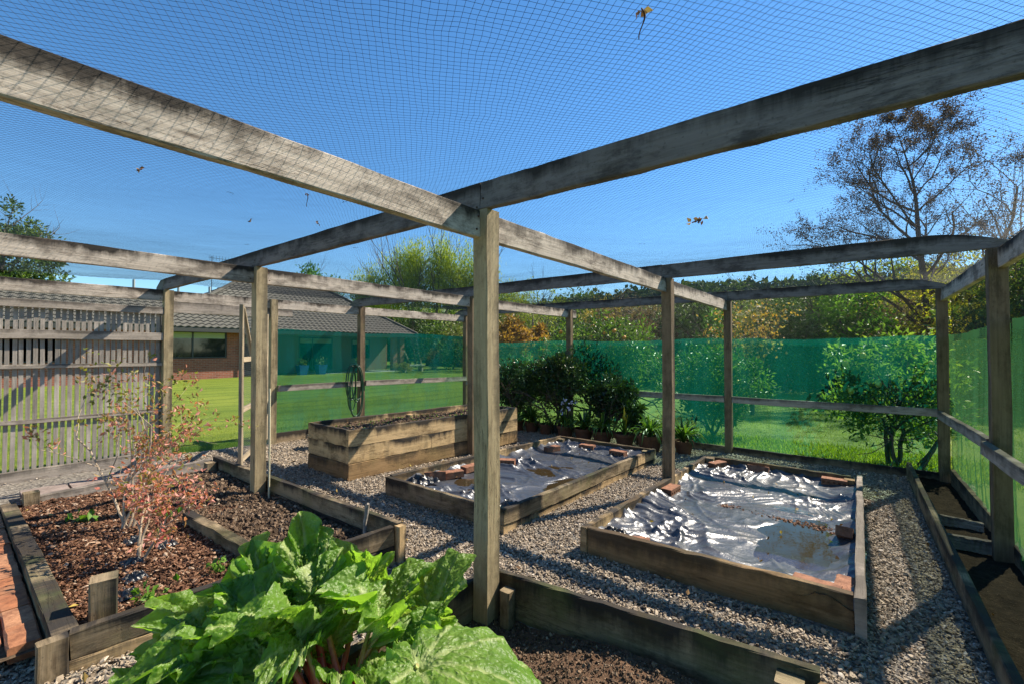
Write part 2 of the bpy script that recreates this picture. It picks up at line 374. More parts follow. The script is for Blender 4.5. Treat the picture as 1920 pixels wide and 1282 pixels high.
# low boards at the foot of the walls
for a, b in ((-7.3, -4.43), (-4.33, -1.63), (-1.52, .8)): MB().plank((a, 7.43, gz(a, 7.4)+.02), (b, 7.43, gz(b, 7.4)+.02), .045, .17).build('kick_board', M['bedold'], frame)
MB().plank((.86, 7.3, -.1), (.86, -1.06, 0), .04, .2).build('kick_board', M['bedold'], frame)
MB().plank((-7.2, 3.2, .0), (-7.2, 7.35, -.1), .04, .2).build('kick_board', M['bedold'], frame)

# nail heads and rust marks at the joints
M['nail'] = simple('rusty_nail', (.09, .05, .035), .6, .5, .5)
nb = MB().lathe((0, 0, 0), [(0, .004), (.0055, .003), (.006, 0), (0, -.002)], 8).build('nail', M['nail'], None, smooth=True, off=(0, 0, 0)); nn = 0
def nail(x, y, z, rot):
    global nn
    q = nb if nn == 0 else nb.copy()
    if nn: COL.objects.link(q)
    nn += 1; q.parent = frame; q.location = Vector((x, y, z))-frame.location; q.rotation_euler = rot
for px in PX_[:3]:
    for py in PY_:
        for k in (-1, 1):
            nail(px+.022*k, py-.0535, hz(px)+.035+.02*k, (math.pi/2, 0, 0))
            nail(px+.0025, py-.075+.006*k, hz(px)-.075+.035*k, (0, math.pi/2, 0))
            nail(px+.0025, py+.08-.006*k, hz(px)-.075+.035*k, (0, math.pi/2, 0))
# ------------------------------------------------------------------ bird net: real strands
def net_mat():
    t = NT('net_twine'); t.set(Base_Color=(.012, .014, .02), Roughness=.5, Specular_IOR_Level=.4); return t.m
M['net'] = net_mat()
def strands(mb, P, r):       # P (k,m,3) polylines -> 3-sided tubes
    k, m, _ = P.shape; tg = np.gradient(P, axis=1); tg /= np.linalg.norm(tg, axis=2)[..., None]+1e-9
    ref = np.where(np.abs(tg[..., 2:3]) < .9, np.array([0, 0, 1.]), np.array([0, 1., 0])); u = np.cross(ref, tg); u /= np.linalg.norm(u, axis=2)[..., None]+1e-9; v = np.cross(tg, u)
    th = np.arange(3)/3*2*np.pi
    V = P[:, :, None]+r*(np.cos(th)[None, None, :, None]*u[:, :, None]+np.sin(th)[None, None, :, None]*v[:, :, None])
    a, b, c = np.meshgrid(np.arange(k), np.arange(m-1), np.arange(3), indexing='ij'); a, b, c = a.ravel(), b.ravel(), c.ravel(); c2 = (c+1) % 3
    f = lambda b_, c_: (a*m+b_)*3+c_
    mb.add(V.reshape(-1, 3), np.stack([f(b, c), f(b, c2), f(b+1, c2), f(b+1, c)], 1))
def roofz(x, y):
    yy = [-3.6]+[-1.114, 1.766, 4.646, 7.376]
    z = hz(x)+.150; s = np.zeros_like(x)
    for a, b in zip(yy[:-1], yy[1:]):
        t = np.clip((y-a)/(b-a), 0, 1); s += np.where((y >= a) & (y < b), np.sin(np.pi*t)*.05*(1+.5*pn(x*.6, y*0+a, 8)), 0)
    z = z-s+fbm(x*1.3, y*1.3, 2, 21)*.006*np.minimum(1, s*40)
    z = z-.10*np.clip((x-.35)/.5, 0, 1)**2
    return z
mb = MB(); cell = .0205
def warp(x, y):
    w = .035; a = x+pn(x*.8, y*.8, 31)*w+pn(x*3, y*3, 32)*.010+pn(x*11, y*11, 34)*.006; b = y+pn(x*.8, y*.8, 33)*w+pn(x*3, y*3, 35)*.010+pn(x*11, y*11, 36)*.006
    return a, b
for ang in (math.radians(90+52), math.radians(90-36)):
    dx, dy = math.cos(ang), math.sin(ang); nx, ny = -dy, dx
    for c in np.arange(-12, 12, cell):
        t = np.arange(-13, 13, .07); X = nx*c+dx*t-3; Y = ny*c+dy*t+2.5
        k = (X > -7.42) & (X < .87) & (Y > -2.2) & (Y < 7.40)
        if k.sum() < 3: continue
        X, Y = X[k], Y[k]; X, Y = warp(X, Y); Z = roofz(X, Y)
        strands(mb, np.stack([X, Y, Z], 1)[None], .00055)
# snagged bunches
for q in range(26):
    x0, y0 = rng.uniform(-6.5, .5), rng.uniform(.8, 7); m = 5
    for w in range(3):
        P = np.array([[x0, y0, 0]])+np.cumsum(rng.normal(0, .008, (m, 3)), 0); P[:, 2] = roofz(P[:, 0], P[:, 1])+rng.normal(0, .002, m); strands(mb, P[None], .0008)
tag(mb.build('bird_net', M['net']), 'fine black diamond mesh bird net stretched over the top of the timber frame', 'netting')
def wallnet(name, fx, L, z0, z1, label):
    mb = MB()
    for sgn in (1, -1):
        for c in np.arange(-3, L+3, .030):
            t = np.linspace(0, 1, 22); u = c+sgn*(t*(z1-z0))*.9; k = (u > 0) & (u < L)
            if k.sum() < 3: continue
            u = u[k]; z = z0+(z1-z0)*t[k]; X, Y = fx(u); n = pn(u*2, z*2, 41)*.02
            strands(mb, np.stack([X+n*.5, Y+n*.5, z+n*.4], 1)[None], .0008)
    tag(mb.build(name, M['net']), label, 'netting')
wallnet('wall_net', lambda u: (np.full_like(u, .875), 7.4-u), 9.2, 1.5, 2.22, 'black mesh net hanging on the right wall above the green cloth')
wallnet('wall_net', lambda u: (-7.1+u, np.full_like(u, 7.475)), 7.95, 1.5, 2.24, 'black mesh net across the far wall above the green cloth')

# ------------------------------------------------------------------ green shade cloth
def cloth_mat(name, dens=.5, col=(.0, .20, .13), tcol=(.008, .25, .15), tr_=(.66, .95, .82, 1)):
    t = NT(name); uv = t.uv()
    w1 = t.n('TexWave', {'Vector': uv, 'Scale': 55., 'Distortion': .6}, wave_type='BANDS', bands_direction='X'); w2 = t.n('TexWave', {'Vector': uv, 'Scale': 70., 'Distortion': .6}, wave_type='BANDS', bands_direction='Y')
    cl = t.noise(t.scale(uv, (3., .5, 1)), 1.2, 4, .6)
    c = t.mix(t.mapr(cl, .35, .68), col, (col[0]+.01, col[1]*1.35, col[2]*1.9))
    df = t.n('BsdfDiffuse', {'Color': c, 'Roughness': .5}); tl = t.n('BsdfTranslucent', {'Color': t.mix(.6, c, tcol)}); ms = t.n('MixShader', {0: .55, 1: df.outputs[0], 2: tl.outputs[0]})
    tr = t.n('BsdfTransparent', {'Color': tr_})
    f = t.math('ADD', t.math('MULTIPLY', t.math('MULTIPLY', w1.outputs['Fac'], w2.outputs['Fac']), .22), t.mapr(cl, .3, .7, dens-.10, dens+.04)); f = t.math('ADD', f, t.math('MULTIPLY', t.val(), .16))
    m2 = t.n('MixShader', {0: f, 1: tr.outputs[0], 2: ms.outputs[0]}); t.t.links.new(m2.outputs[0], t.out.inputs[0]); return t.m
M['cloth'] = cloth_mat('shade_cloth_green', .22, (.0, .10, .08)); M['cloth2'] = cloth_mat('shade_cloth_yellow_green', .62, (.055, .15, .055), (.09, .25, .08), (.85, .95, .75, 1))
def cloth(fx, L, z0, z1, mat, label, fold=.008, seed=0, botfold=0):
    nu, nv = int(L/.03), 56; u, v = np.meshgrid(np.linspace(0, L, nu), np.linspace(0, 1, nv))
    sag = .016*np.sin(u*2.3+seed)+.012*pn(u*3.1, u*0, 51+seed)+.004*pn(u*13, u*0, 57)
    n = pn(u*1.1, v*1.5, 52+seed)*fold*2+pn(u*6, v*1.2+u*.6, 53+seed)*fold*(.4+1.2*(1-v))+botfold*np.clip(.45-v, 0, 1)*np.abs(pn(u*14+v*5, v*1.2, 54+seed))*.5
    X, Y, N = fx(u); z = z0(u)+(z1-z0(u)+sag)*v
    X = X+N[0]*n; Y = Y+N[1]*n
    mb = MB(); mb.grid(X, Y, z, (v+.02*pn(u*3, v*0, 55) > .955)*1.)
    F = mb.F[0]; uvv = np.stack([u, z], 2).reshape(-1, 2)[F.ravel()]; mb.UV[0] = uvv
    return tag(mb.build('shade_cloth', mat, smooth=True), label, 'shade cloth')
M['cloth3'] = cloth_mat('shade_cloth_house_side', .56, (.0, .13, .095))
cloth(lambda u: (u*0-7.215, 3.13+u, (1, 0)), 4.3, lambda u: u*0+.0, 1.71, M['cloth3'], 'green shade cloth on the house side wall between the gate and the far corner', seed=1)
cloth(lambda u: (-7.2+u, u*0+7.462, (0, 1)), 8.0, lambda u: -.1-.02*u*.5, 1.56, M['cloth'], 'green shade cloth along the far wall in front of the fruit trees', seed=2)
cloth(lambda u: (u*0+.865, 7.46-u, (1, 0)), 2.78, lambda u: u*0-.1, 1.585, M['cloth2'], 'rumpled green shade cloth on the right wall between the last two posts', .012, 3, .14)
cloth(lambda u: (u*0+.85, 4.66-u, (1, 0)), 5.6, lambda u: u*0-.05, 1.63, M['cloth2'], 'yellow green shade cloth nearest on the right wall, in front of the big post', .010, 4, .08)

# ------------------------------------------------------------------ raised beds
def bed_z(x, y, h): return gz(x, y)+h
def board(par, x0, y0, x1, y1, zt0, zt1, h, w=.048, mat='bed', name='board'):
    MB().plank((x0, y0, zt0-h/2), (x1, y1, zt1-h/2), w, h, N=18, ch=.005, jit=.002).build(name, M[mat], par)
def stakeb(par, x, y, z0, z1, w=.09, mat='bedold', rz=0):
    up = (math.sin(rz), math.cos(rz), 0)
    MB().plank((x, y, z0), (x, y, z1), w, w, up, N=3, ch=.006).build('corner_block', M[mat], par)
e = .024
# right bed
x0, x1, y0, y1 = BEDS['right']
br = empty('raised_bed', ((x0+x1)/2, (y0+y1)/2, -.1), 'low brown timber raised bed nearest the right wall, filled with silvery plastic', 'raised bed', 'low timber beds covered in plastic sheet')
T = lambda x, y, h=.19: gz(x, y)+h
board(br, x0+.05, y0+e, x1-.005, y0+e+.07, T(x0, y0), T(x1, y0), .22, mat='bedbrown'); board(br, x0+.02, y1-e, x1-.05, y1-e, T(x0, y1), T(x1, y1), .24, mat='bedbrown')
board(br, x0+e, y0-.01, x0+e, y1-.05, T(x0, y0), T(x0, y1), .22, mat='bed'); board(br, x1+e, y0+.01, x1+e, y1, T(x1, y0)+.015, T(x1, y1)+.01, .25, mat='rail')
stakeb(br, x0+.095, y1-.1, -.2, T(x0, y1)-.0); stakeb(br, x1-.06, y1-.1, -.2, T(x1, y1)-.02, mat='bedbrown')
# middle bed
x0, x1, y0, y1 = BEDS['middle']
bm = empty('raised_bed', ((x0+x1)/2, (y0+y1)/2, -.1), 'low mould stained timber raised bed in the middle, plastic and bricks inside', 'raised bed', 'low timber beds covered in plastic sheet')
board(bm, x0+.005, y0+e, x1-.055, y0+e, T(x0, y0, .18), T(x1, y0, .18), .21, mat='bedold'); board(bm, x0+.06, y1-e, x1-.055, y1-e, T(x0, y1), T(x1, y1), .22, mat='bedbrown')
board(bm, x0+e, y0+.05, x0+e, y1, T(x0, y0, .19), T(x0, y1), .22, mat='bed')
board(bm, x1-e, y0-.01, x1-e, y1-.62, T(x1, y0, .195), T(x1, y1-.6, .19), .125, mat='bedold'); board(bm, x1-e, y1-.616, x1-e, y1, T(x1, y1-.6, .19), T(x1, y1), .125, mat='bed')
board(bm, x1-e-.006, y0-.01, x1-e-.006, y1, T(x1, y0, .068), T(x1, y1, .062), .13, mat='bed')
stakeb(bm, x1-.1, y0+.095, -.2, T(x1, y0, .16)); stakeb(bm, x0+.1, y1-.1, -.2, T(x0, y1, .17)); stakeb(bm, x1-.1, y1-.1, -.2, T(x1, y1, .17))
# tall bed
x0, x1, y0, y1 = BEDS['tall']
bt = empty('raised_bed', ((x0+x1)/2, (y0+y1)/2, -.1), 'tall three plank raised bed of pale stained timber, soil filled, beyond the middle bed', 'raised bed')
for k, (hh, tz, jx) in enumerate(((.185, .53, 4.6), (.185, .343, 3.95), (.185, .156, 5.2))):
    tz0 = tz-.02; tz1 = tz-.08
    mt = 'bed' if k < 2 else 'bedbrown'
    board(bt, x0+.03, y0+e, x1-.05, y0+e, tz0, tz0, hh, mat=mt); board(bt, x0+.03, y1-e, x1-.05, y1-e, tz1, tz1, hh, mat=mt)
    board(bt, x0+e, y0+.05, x0+e, y1, tz0, tz1, hh, mat=mt)
    zj = tz0+(tz1-tz0)*(jx-y0)/(y1-y0)
    board(bt, x1-e, y0-.005, x1-e, jx, tz0, zj, hh, mat=mt); board(bt, x1-e, jx+.003, x1-e, y1, zj-.002, tz1, hh, mat=mt)
for (a, b) in ((x0+.09, y0+.1), (x1-.1, y0+.1), (x0+.09, (y0+y1)/2), (x1-.1, y1-.1), (x0+.09, y1-.1)): stakeb(bt, a, b, 0, .47 if b < 4 else .44, mat='bed')

# left soil and mulch bed
bl = empty('raised_bed', (-4, 1.1, 0), 'mossy old board bed on the left with bark mulch and two blueberry bushes', 'raised bed')
board(bl, -5.72, 1.884, -2.43, 1.884, .20, .245, .13, mat='bedold'); board(bl, -5.72, 1.878, -2.432, 1.878, .065, .115, .13, mat='bedold')
MB().plank((-2.415, 1.88, -.05), (-2.415, 1.88, .235), .05, .06, (0, 1, 0), N=3).build('corner_block', M['bed'], bl)
board(bl, -2.78, .36, -2.455, 1.845, .15, .235, .125, mat='bedold'); board(bl, -2.772, .36, -2.447, 1.845, .022, .105, .125, mat='bed')
board(bl, -5.7, .345, -2.80, .345, .10, .14, .15, .09, mat='bedold')
MB().plank((-2.76, .30, -.06), (-2.76, .30, .148), .06, .1, (0, 1, 0), N=3, ch=.006).build('corner_block', M['bedold'], bl)
board(bl, -5.74, .42, -5.74, 1.85, .10, .18, .16, .07, mat='rail')
board(bl, -4.15, 1.185, -2.66, 1.215, .13, .16, .16, .07, mat='bedold')
stakeb(bl, -5.66, .47, -.05, .17, .1); stakeb(bl, -2.97, .50, 0, .27, .105, rz=.2); stakeb(bl, -5.60, 1.80, 0, .17, .1)
stakeb(bl, -2.62, 1.14, 0, .165, .1, rz=.2)
# front bed
bf = empty('raised_bed', (-.9, 1, 0), 'low timber bed in the foreground with crumbly dark soil and the rhubarb', 'raised bed')
board(bf, -1.62, 1.885, -.12, 1.985, .195, .235, .28, .04, mat='bedold'); board(bf, -1.655, 1.86, -1.655, -1.2, .17, .17, .22, .045, mat='bedold')
stakeb(bf, -1.455, 1.822, -.1, .15, .062, mat='bedold'); stakeb(bf, -.21, 1.91, -.1, .20, .09); stakeb(bf, -.09, 1.93, -.1, .20, .08, mat='bedbrown')
# border board at the right wall
bb = empty('border_edging', (.5, 4, 0), 'long timber edging board with two cross pieces beside the right wall', 'garden edging')
board(bb, .50, -1.2, .47, 7.32, .12, .02, .17, .045, mat='bedold')
board(bb, .51, 4.72, .8, 4.74, .0, .0, .1, .05, mat='rail'); board(bb, .51, 5.35, .8, 5.3, -.03, -.03, .1, .035, mat='rail')

# ------------------------------------------------------------------ soils, mulch
def soil_mat(name, c0, c1, c2):
    t = NT(name); P = t.n('NewGeometry').outputs['Position']; n = t.noise(P, 30, 6, .7); n2 = t.noise(P, 6, 3, .6); n3 = t.noise(P, 110, 2, .6)
    c = t.ramp(n, [(.3, c0), (.55, c1), (.8, c2)]); c = t.mix(t.mapr(n2, .35, .65, 0, .5), c, c0)
    c = t.mix(t.mapr(n3, .66, .72, 0, .8), c, tuple(x*2.2 for x in c2))
    t.set(Base_Color=c, Roughness=.95, Specular_IOR_Level=.1, Normal=t.bump(t.math('ADD', n.outputs[0], n3.outputs[0]), .8, .012)); return t.m
M['soil'] = soil_mat('dark_soil', (.045, .03, .02), (.10, .066, .042), (.18, .125, .085))
M['soil2'] = soil_mat('reddish_soil', (.065, .038, .024), (.15, .092, .058), (.26, .17, .11))
M['soilb'] = soil_mat('border_soil', (.015, .011, .008), (.035, .025, .017), (.07, .05, .035))
def soil(x0, x1, y0, y1, zf, amp, mat, fine=.02, seed=60, xe=None):
    nx, ny = int((x1-x0)/fine), int((y1-y0)/fine); X, Y = np.meshgrid(np.linspace(x0, x1, nx), np.linspace(y0, y1, ny))
    if xe is not None: X = x0+(X-x0)*(xe(Y)-x0)/(x1-x0)
    r = 1-np.abs(fbm(X*7, Y*7, 3, seed)); Z = zf(X, Y)+amp*(fbm(X*2.2, Y*2.2, 3, seed+9)*.8+r*.9-.6+fbm(X*22, Y*22, 2, seed+5)*.35)
    o = MB().grid(X, Y, Z).build('soil', mat, smooth=True); tag(o, kind='structure')
    return lambda a, b: zf(a, b)+amp*(fbm(a*2.2, b*2.2, 3, seed+9)*.8+(1-np.abs(fbm(a*7, b*7, 3, seed)))*.9-.6+fbm(a*22, b*22, 2, seed+5)*.35)
EDGE = lambda y: -2.79+(y-.36)*.2188
sL = soil(-5.71, -2.45, 1.2, 1.86, lambda X, Y: .075+X*0, .035, M['soil'], xe=EDGE)
sF = soil(-1.635, -.12, -1.2, 1.87, lambda X, Y: -.03+.10*sstep(-1.45, -.8, X)*sstep(.9, 1.7, Y), .018, M['soil2'], .016, 70)
sT = soil(-5.31, -4.47, 2.79, 5.77, lambda X, Y: .43-.02*(Y-2.8), .03, M['soil'], .025, 80)
sB = soil(.49, .85, -1.2, 7.42, lambda X, Y: g(X, Y)+.01, .02, M['soilb'], .03, 90)
sM = soil(-5.71, -2.45, .36, 1.21, lambda X, Y: .045+X*0, .015, M['soil'], .025, 95, xe=EDGE)
def clods(x0, x1, y0, y1, n, zf, s0, s1, name, mat, label, el=1., flat=.8, tilt=.6, lift=.0, clip=None):
    x = rng.uniform(x0, x1, n); y = rng.uniform(y0, y1, n)
    if clip is not None: k = clip(x, y); x, y = x[k], y[k]
    mb = MB(); chips(mb, x, y, zf(x, y)+rng.uniform(0, lift+.004, len(x)), rng.uniform(s0, s1, len(x))*rng.uniform(.4, 1, len(x)), flat, el, tilt)
    return tag(mb.build(name, mat), label, name.replace('_', ' '), kind='stuff')
def chipmat(name, stops):
    t = NT(name); t.set(Base_Color=t.ramp(t.val(), stops), Roughness=.85, Specular_IOR_Level=.2); return t.m
M['clod'] = chipmat('soil_clod', [(0, (.045, .03, .02)), (.5, (.115, .075, .048)), (.93, (.21, .145, .095)), (1, (.4, .32, .23))])
M['bark'] = chipmat('bark_chip', [(0, (.045, .022, .013)), (.35, (.11, .052, .030)), (.7, (.19, .095, .053)), (.93, (.29, .165, .10)), (1, (.48, .37, .27))])
clods(-5.68, -2.5, 1.22, 1.84, 9000, sL, .006, .022, 'soil_clods', M['clod'], 'crumbly dark soil clods in the back strip of the left bed')
clods(-1.62, -.14, .1, 1.85, 16000, sF, .003, .010, 'soil_crumbs', M['clod'], 'fine reddish soil crumbs around the foreground post')
clods(-5.28, -4.5, 2.82, 5.75, 5000, sT, .006, .02, 'soil_clods', M['clod'], 'dry soil clods filling the tall raised bed')
clods(-5.68, -2.47, .37, 1.86, 42000, sM, .005, .017, 'bark_mulch', M['bark'], 'reddish brown bark chip mulch around the blueberry bushes', el=1.7, flat=.22, tilt=.4, lift=.02,
      clip=lambda x, y: ((y < 1.17) | ((x < -4.15) & (y < 1.5-.15*np.sin(x*5)))) & (x < -2.78+(y-.36)*.215-.03))

# ------------------------------------------------------------------ brick path, pavers
def brick_mat(name, a, b, c):
    t = NT(name); v = t.val(); n = t.noise(t.obj(), 22, 6, .7); n2 = t.noise(t.obj(), 5, 3)
    col = t.ramp(v, [(0, a), (.5, b), (1, c)]); col = t.mix(t.mapr(n, .35, .65, 0, .75), col, tuple(x*.4 for x in a)); col = t.mix(t.mapr(n2, .5, .75, 0, .5), col, (.16, .12, .08))
    t.set(Base_Color=col, Roughness=.9, Normal=t.bump(n, .5, .006)); return t.m
M['brick'] = brick_mat('old_brick', (.23, .085, .045), (.32, .14, .075), (.42, .25, .15))
mb = MB(); r_ = 0
for iy, yy in enumerate(np.arange(.238, -.75, -.118)):
    for ix in range(14):
        xx = -2.98-ix*.232-(.116 if iy % 2 else 0)-(.0 if iy else 0); 
        if iy == 0: xx = -2.98-ix*.232
        w, l = .108, .222; z = .035+rng.normal(0, .004); n0 = len(mb.V)
        mb.plank((xx+l/2-.111, yy, z), (xx-l/2-.111+.0, yy, z), w, .07, ch=.007, jit=.002, N=3); 
        for q in range(n0, len(mb.V)): mb.A[q] = np.full(len(mb.V[q]), rng.uniform(0, 1) if q == n0 else mb.A[n0][0])
M['pathbrick'] = brick_mat('path_brick', (.30, .095, .042), (.40, .155, .065), (.50, .26, .14)); o = mb.build('brick_path', M['pathbrick']); tag(o, kind='structure')
gx, gy = np.meshgrid(np.linspace(-6.4, -2.95, 60), np.linspace(-.8, .30, 20))
tag(MB().grid(gx, gy, fbm(gx*5, gy*5, 2, 5)*.003+.042).build('path_sand', simple('path_sand', (.10, .07, .045), .95, .1, 0, 30, .5)), kind='structure')
M['paver'] = simple('concrete_paver', (.24, .19, .165), .9, .2, 0, 12, .35, .4, .004)
pcol = ['nearest the corner block', 'second along the slat fence', 'third along the slat fence', 'nearest the timber post']
for k in range(4):
    MB().plank((-6.12, .45+k*.33, .03), (-6.12, .76+k*.33, .03), .42, .05, ch=.008, N=2).build('paving_slab', M['paver'], off=(-6.12, .6+k*.33, .0)) \
        and tag(bpy.context.scene.collection.objects[-1] if False else [ob for ob in COL.objects if ob.name.startswith('paving_slab')][-1], 'flat concrete paving slab behind the mulch bed, '+pcol[k], 'paving slab', 'paving slabs behind the left bed')

# ------------------------------------------------------------------ plastic sheets with puddles, bricks
def plastic_mat():
    t = NT('silver_black_plastic'); ob = t.obj(); n = t.noise(t.scale(ob, (1, 1.6, 1)), 9, 5, .6, .8); n2 = t.noise(ob, 2.2, 4, .6); n3 = t.noise(t.scale(ob, (3, 1.3, 1)), 14, 3, .5, 1.5)
    mud = t.mapr(n2, .58, .72, 0, .4)
    t.set(Base_Color=t.mix(mud, (.065, .069, .082), (.11, .08, .045)), Metallic=.30, Roughness=t.mapr(n, .3, .7, .27, .42), Specular_IOR_Level=.75)
    t.set(Normal=t.bump(t.math('ADD', n.outputs[0], t.math('MULTIPLY', n3.outputs[0], .5)), .32, .012)); return t.m
M['plastic'] = plastic_mat()
def water_mat():
    t = NT('puddle_water'); n = t.noise(t.obj(), 12, 2); gl = t.n('BsdfGlossy', {'Color': (.9, .95, 1, 1), 'Roughness': .02, 'Normal': t.bump(n, .08, .004).outputs[0]})
    tr = t.n('BsdfTransparent', {'Color': (.86, .76, .58, 1)}); fr = t.n('Fresnel', {'IOR': 1.45}); df = t.n('BsdfDiffuse', {'Color': (.15, .10, .045, 1)}); m0 = t.n('MixShader', {0: .25, 1: tr.outputs[0], 2: df.outputs[0]}); ms = t.n('MixShader', {0: t.math('MULTIPLY', fr.outputs[0], 1.15), 1: m0.outputs[0], 2: gl.outputs[0]})
    t.t.links.new(ms.outputs[0], t.out.inputs[0]); return t.m
M['water'] = water_mat()
def ridge(x, y, sx, sy, seed): return (1-np.abs(pn(x*sx, y*sy, seed)))**3
def sheet(x0, x1, y0, y1, seed, low, label, fine=.011):
    nx, ny = int((x1-x0)/fine), int((y1-y0)/fine); X, Y = np.meshgrid(np.linspace(x0, x1, nx), np.linspace(y0, y1, ny))
    wx = X+fbm(X*1.3, Y*1.3, 2, seed+1)*.25; wy = Y+fbm(X*1.3, Y*1.3, 2, seed+2)*.25
    a1 = .9*wx+.45*wy; b1 = -.45*wx+.9*wy; a2 = .5*wx-.86*wy; b2 = .86*wx+.5*wy
    wy2 = wy+.35*np.sin(wx*1.7+seed); wx2 = wx+.3*np.sin(wy*1.3+seed)
    amp = sstep(-.25, .45, pn(X*1.1, Y*1.1, seed+12))*1.05+.35
    Z = g(X, Y)+.075+(ridge(a1, b1, 2.6, .55, seed+3)**3*.026+ridge(a2, b2, 3.4, .7, seed+4)**3*.022+ridge(wy2, wx2, 4.5, .9, seed+5)**3*.014+ridge(b1, a1, 7, 1.3, seed+9)**3*.010+ridge(.8*a2+.6*b2, b1, 10, 1.6, seed+10)**3*.006+ridge(wx2, wy2, 16, 3.5, seed+11)**2*.0028)*amp
    Z += fbm(X*.9, Y*.9, 2, seed+6)*.024
    ed = np.minimum(np.minimum(X-x0, x1-X), np.minimum(Y-y0, y1-Y)); Z += .045*np.clip(1-ed/.22, 0, 1)**1.5*(1+pn(X*6, Y*6, seed+7)*.9)
    Z -= low(X, Y)*.034
    o = MB().grid(X, Y, Z).build('plastic_sheet', M['plastic'], smooth=True); tag(o, label, 'plastic sheet', 'plastic sheets in the low beds'); return o
x0, x1, y0, y1 = BEDS['right']
lowR = lambda X, Y: np.exp(-((X+.38)/.36)**2-((Y-3.75)/.62)**2)*1.1+np.exp(-((X+.75)/.4)**2-((Y-4.75)/.16)**2)*.6+np.exp(-((X+.3)/.3)**2-((Y-5.0)/.4)**2)*.5
sheet(x0+.05, x1-.002, y0+.055, y1-.05, 110, lowR, 'crumpled silvery plastic sheet in the bed nearest the right wall, big puddle on it')
def puddle(cx_, cy_, rx, ry, z, label, seed, sl=0):
    # irregular flat pool following the level, cut where the folds of the sheet stand above it
    r, th = np.meshgrid(np.linspace(0, 1, 12), np.linspace(0, 2*np.pi, 49)); k = 1+.25*pn(np.cos(th)*1.5+5, np.sin(th)*1.5, seed)
    X = cx_+r*rx*k*np.cos(th); Y = cy_+r*ry*k*np.sin(th)
    tag(MB().grid(X, Y, np.full_like(X, z)).build('puddle', M['water'], smooth=True), label, 'puddle', kind='structure')
puddle(-.42, 3.85, .38, .85, gz(-.4, 3.8)+.064, 'large puddle on the plastic', 120); puddle(-.75, 4.85, .55, .3, gz(-.6, 4.8)+.066, 'narrow puddle beyond the large one', 121); puddle(-1.0, 3.25, .3, .2, gz(-1, 3.2)+.062, 'small puddle on the plastic', 125)
x0, x1, y0, y1 = BEDS['middle']
lowM = lambda X, Y: np.exp(-((X+3.1)/.3)**2-((Y-3.3)/.25)**2)*.8+np.exp(-((X+2.9)/.28)**2-((Y-4.4)/.35)**2)*.9+np.exp(-((X+2.5)/.12)**2-((Y-4.0)/.5)**2)*.8
sheet(x0+.05, x1-.05, y0+.05, y1-.05, 130, lowM, 'crumpled silvery grey plastic sheet in the middle bed, small muddy puddles on it')
for (a, b, c, d, s) in ((-3.1, 3.3, .4, .3, 1), (-2.95, 4.4, .35, .42, 2), (-2.5, 3.95, .13, .5, 3), (-3.2, 5.2, .3, .25, 4)): puddle(a, b, c, d, gz(a, b)+.064, 'small muddy puddle on the middle plastic sheet', 140+s)
# bark line on the right sheet
xx = rng.uniform(-1.05, -.1, 500); yy = 4.35-.10*(xx+.6)+rng.normal(0, .035, 500); mb = MB(); chips(mb, xx, yy, g(xx, yy)+.078, rng.uniform(.005, .015, 500), .3, 1.6, .4)
tag(mb.build('leaf_litter', M['bark']), 'line of brown bark and leaf litter washed across the right plastic sheet', 'leaf litter', kind='stuff')
# folded dark plastic corners
M['blackpl'] = simple('black_plastic', (.012, .013, .016), .32, .6, 0, 14, .3, .5, .01)
def crumple(cx_, cy_, z, s, seed, label):
    u, v = np.meshgrid(np.linspace(-1, 1, 30), np.linspace(-1, 1, 30))
    Z = z+s*(.5*ridge(u, v, 1.6, 1.1, seed)+.25*pn(u*3, v*3, seed+1))*(1-np.maximum(np.abs(u), np.abs(v))**3)
    tag(MB().grid(cx_+s*u*1.1+.1*s*pn(u, v*2, seed+2), cy_+s*v, Z).build('plastic_flap', M['blackpl'], smooth=False), label, 'plastic flap')
crumple(-2.37, 3.0, .055, .10, 150, 'crumpled black plastic flap in the near right corner of the middle bed')
crumple(-3.52, 3.0, .06, .13, 152, 'black plastic flap with a yellow leaf in the left corner of the middle bed')
crumple(-1.42, 3.02, .06, .08, 154, 'small black flap of plastic in the near left corner of the right bed')
for k, (a, b) in enumerate(((-4.0, .83), (-3.6, .74), (-3.35, .70), (-3.75, .95), (-3.15, .62))):
    crumple(a, b, .068, .055, 156+2*k, ('patch of black plastic showing through the mulch '+['at the left end of the row', 'by the pale bare stem', 'in front of the pale bare stem', 'furthest from the mossy board', 'behind the short corner post'][k]))

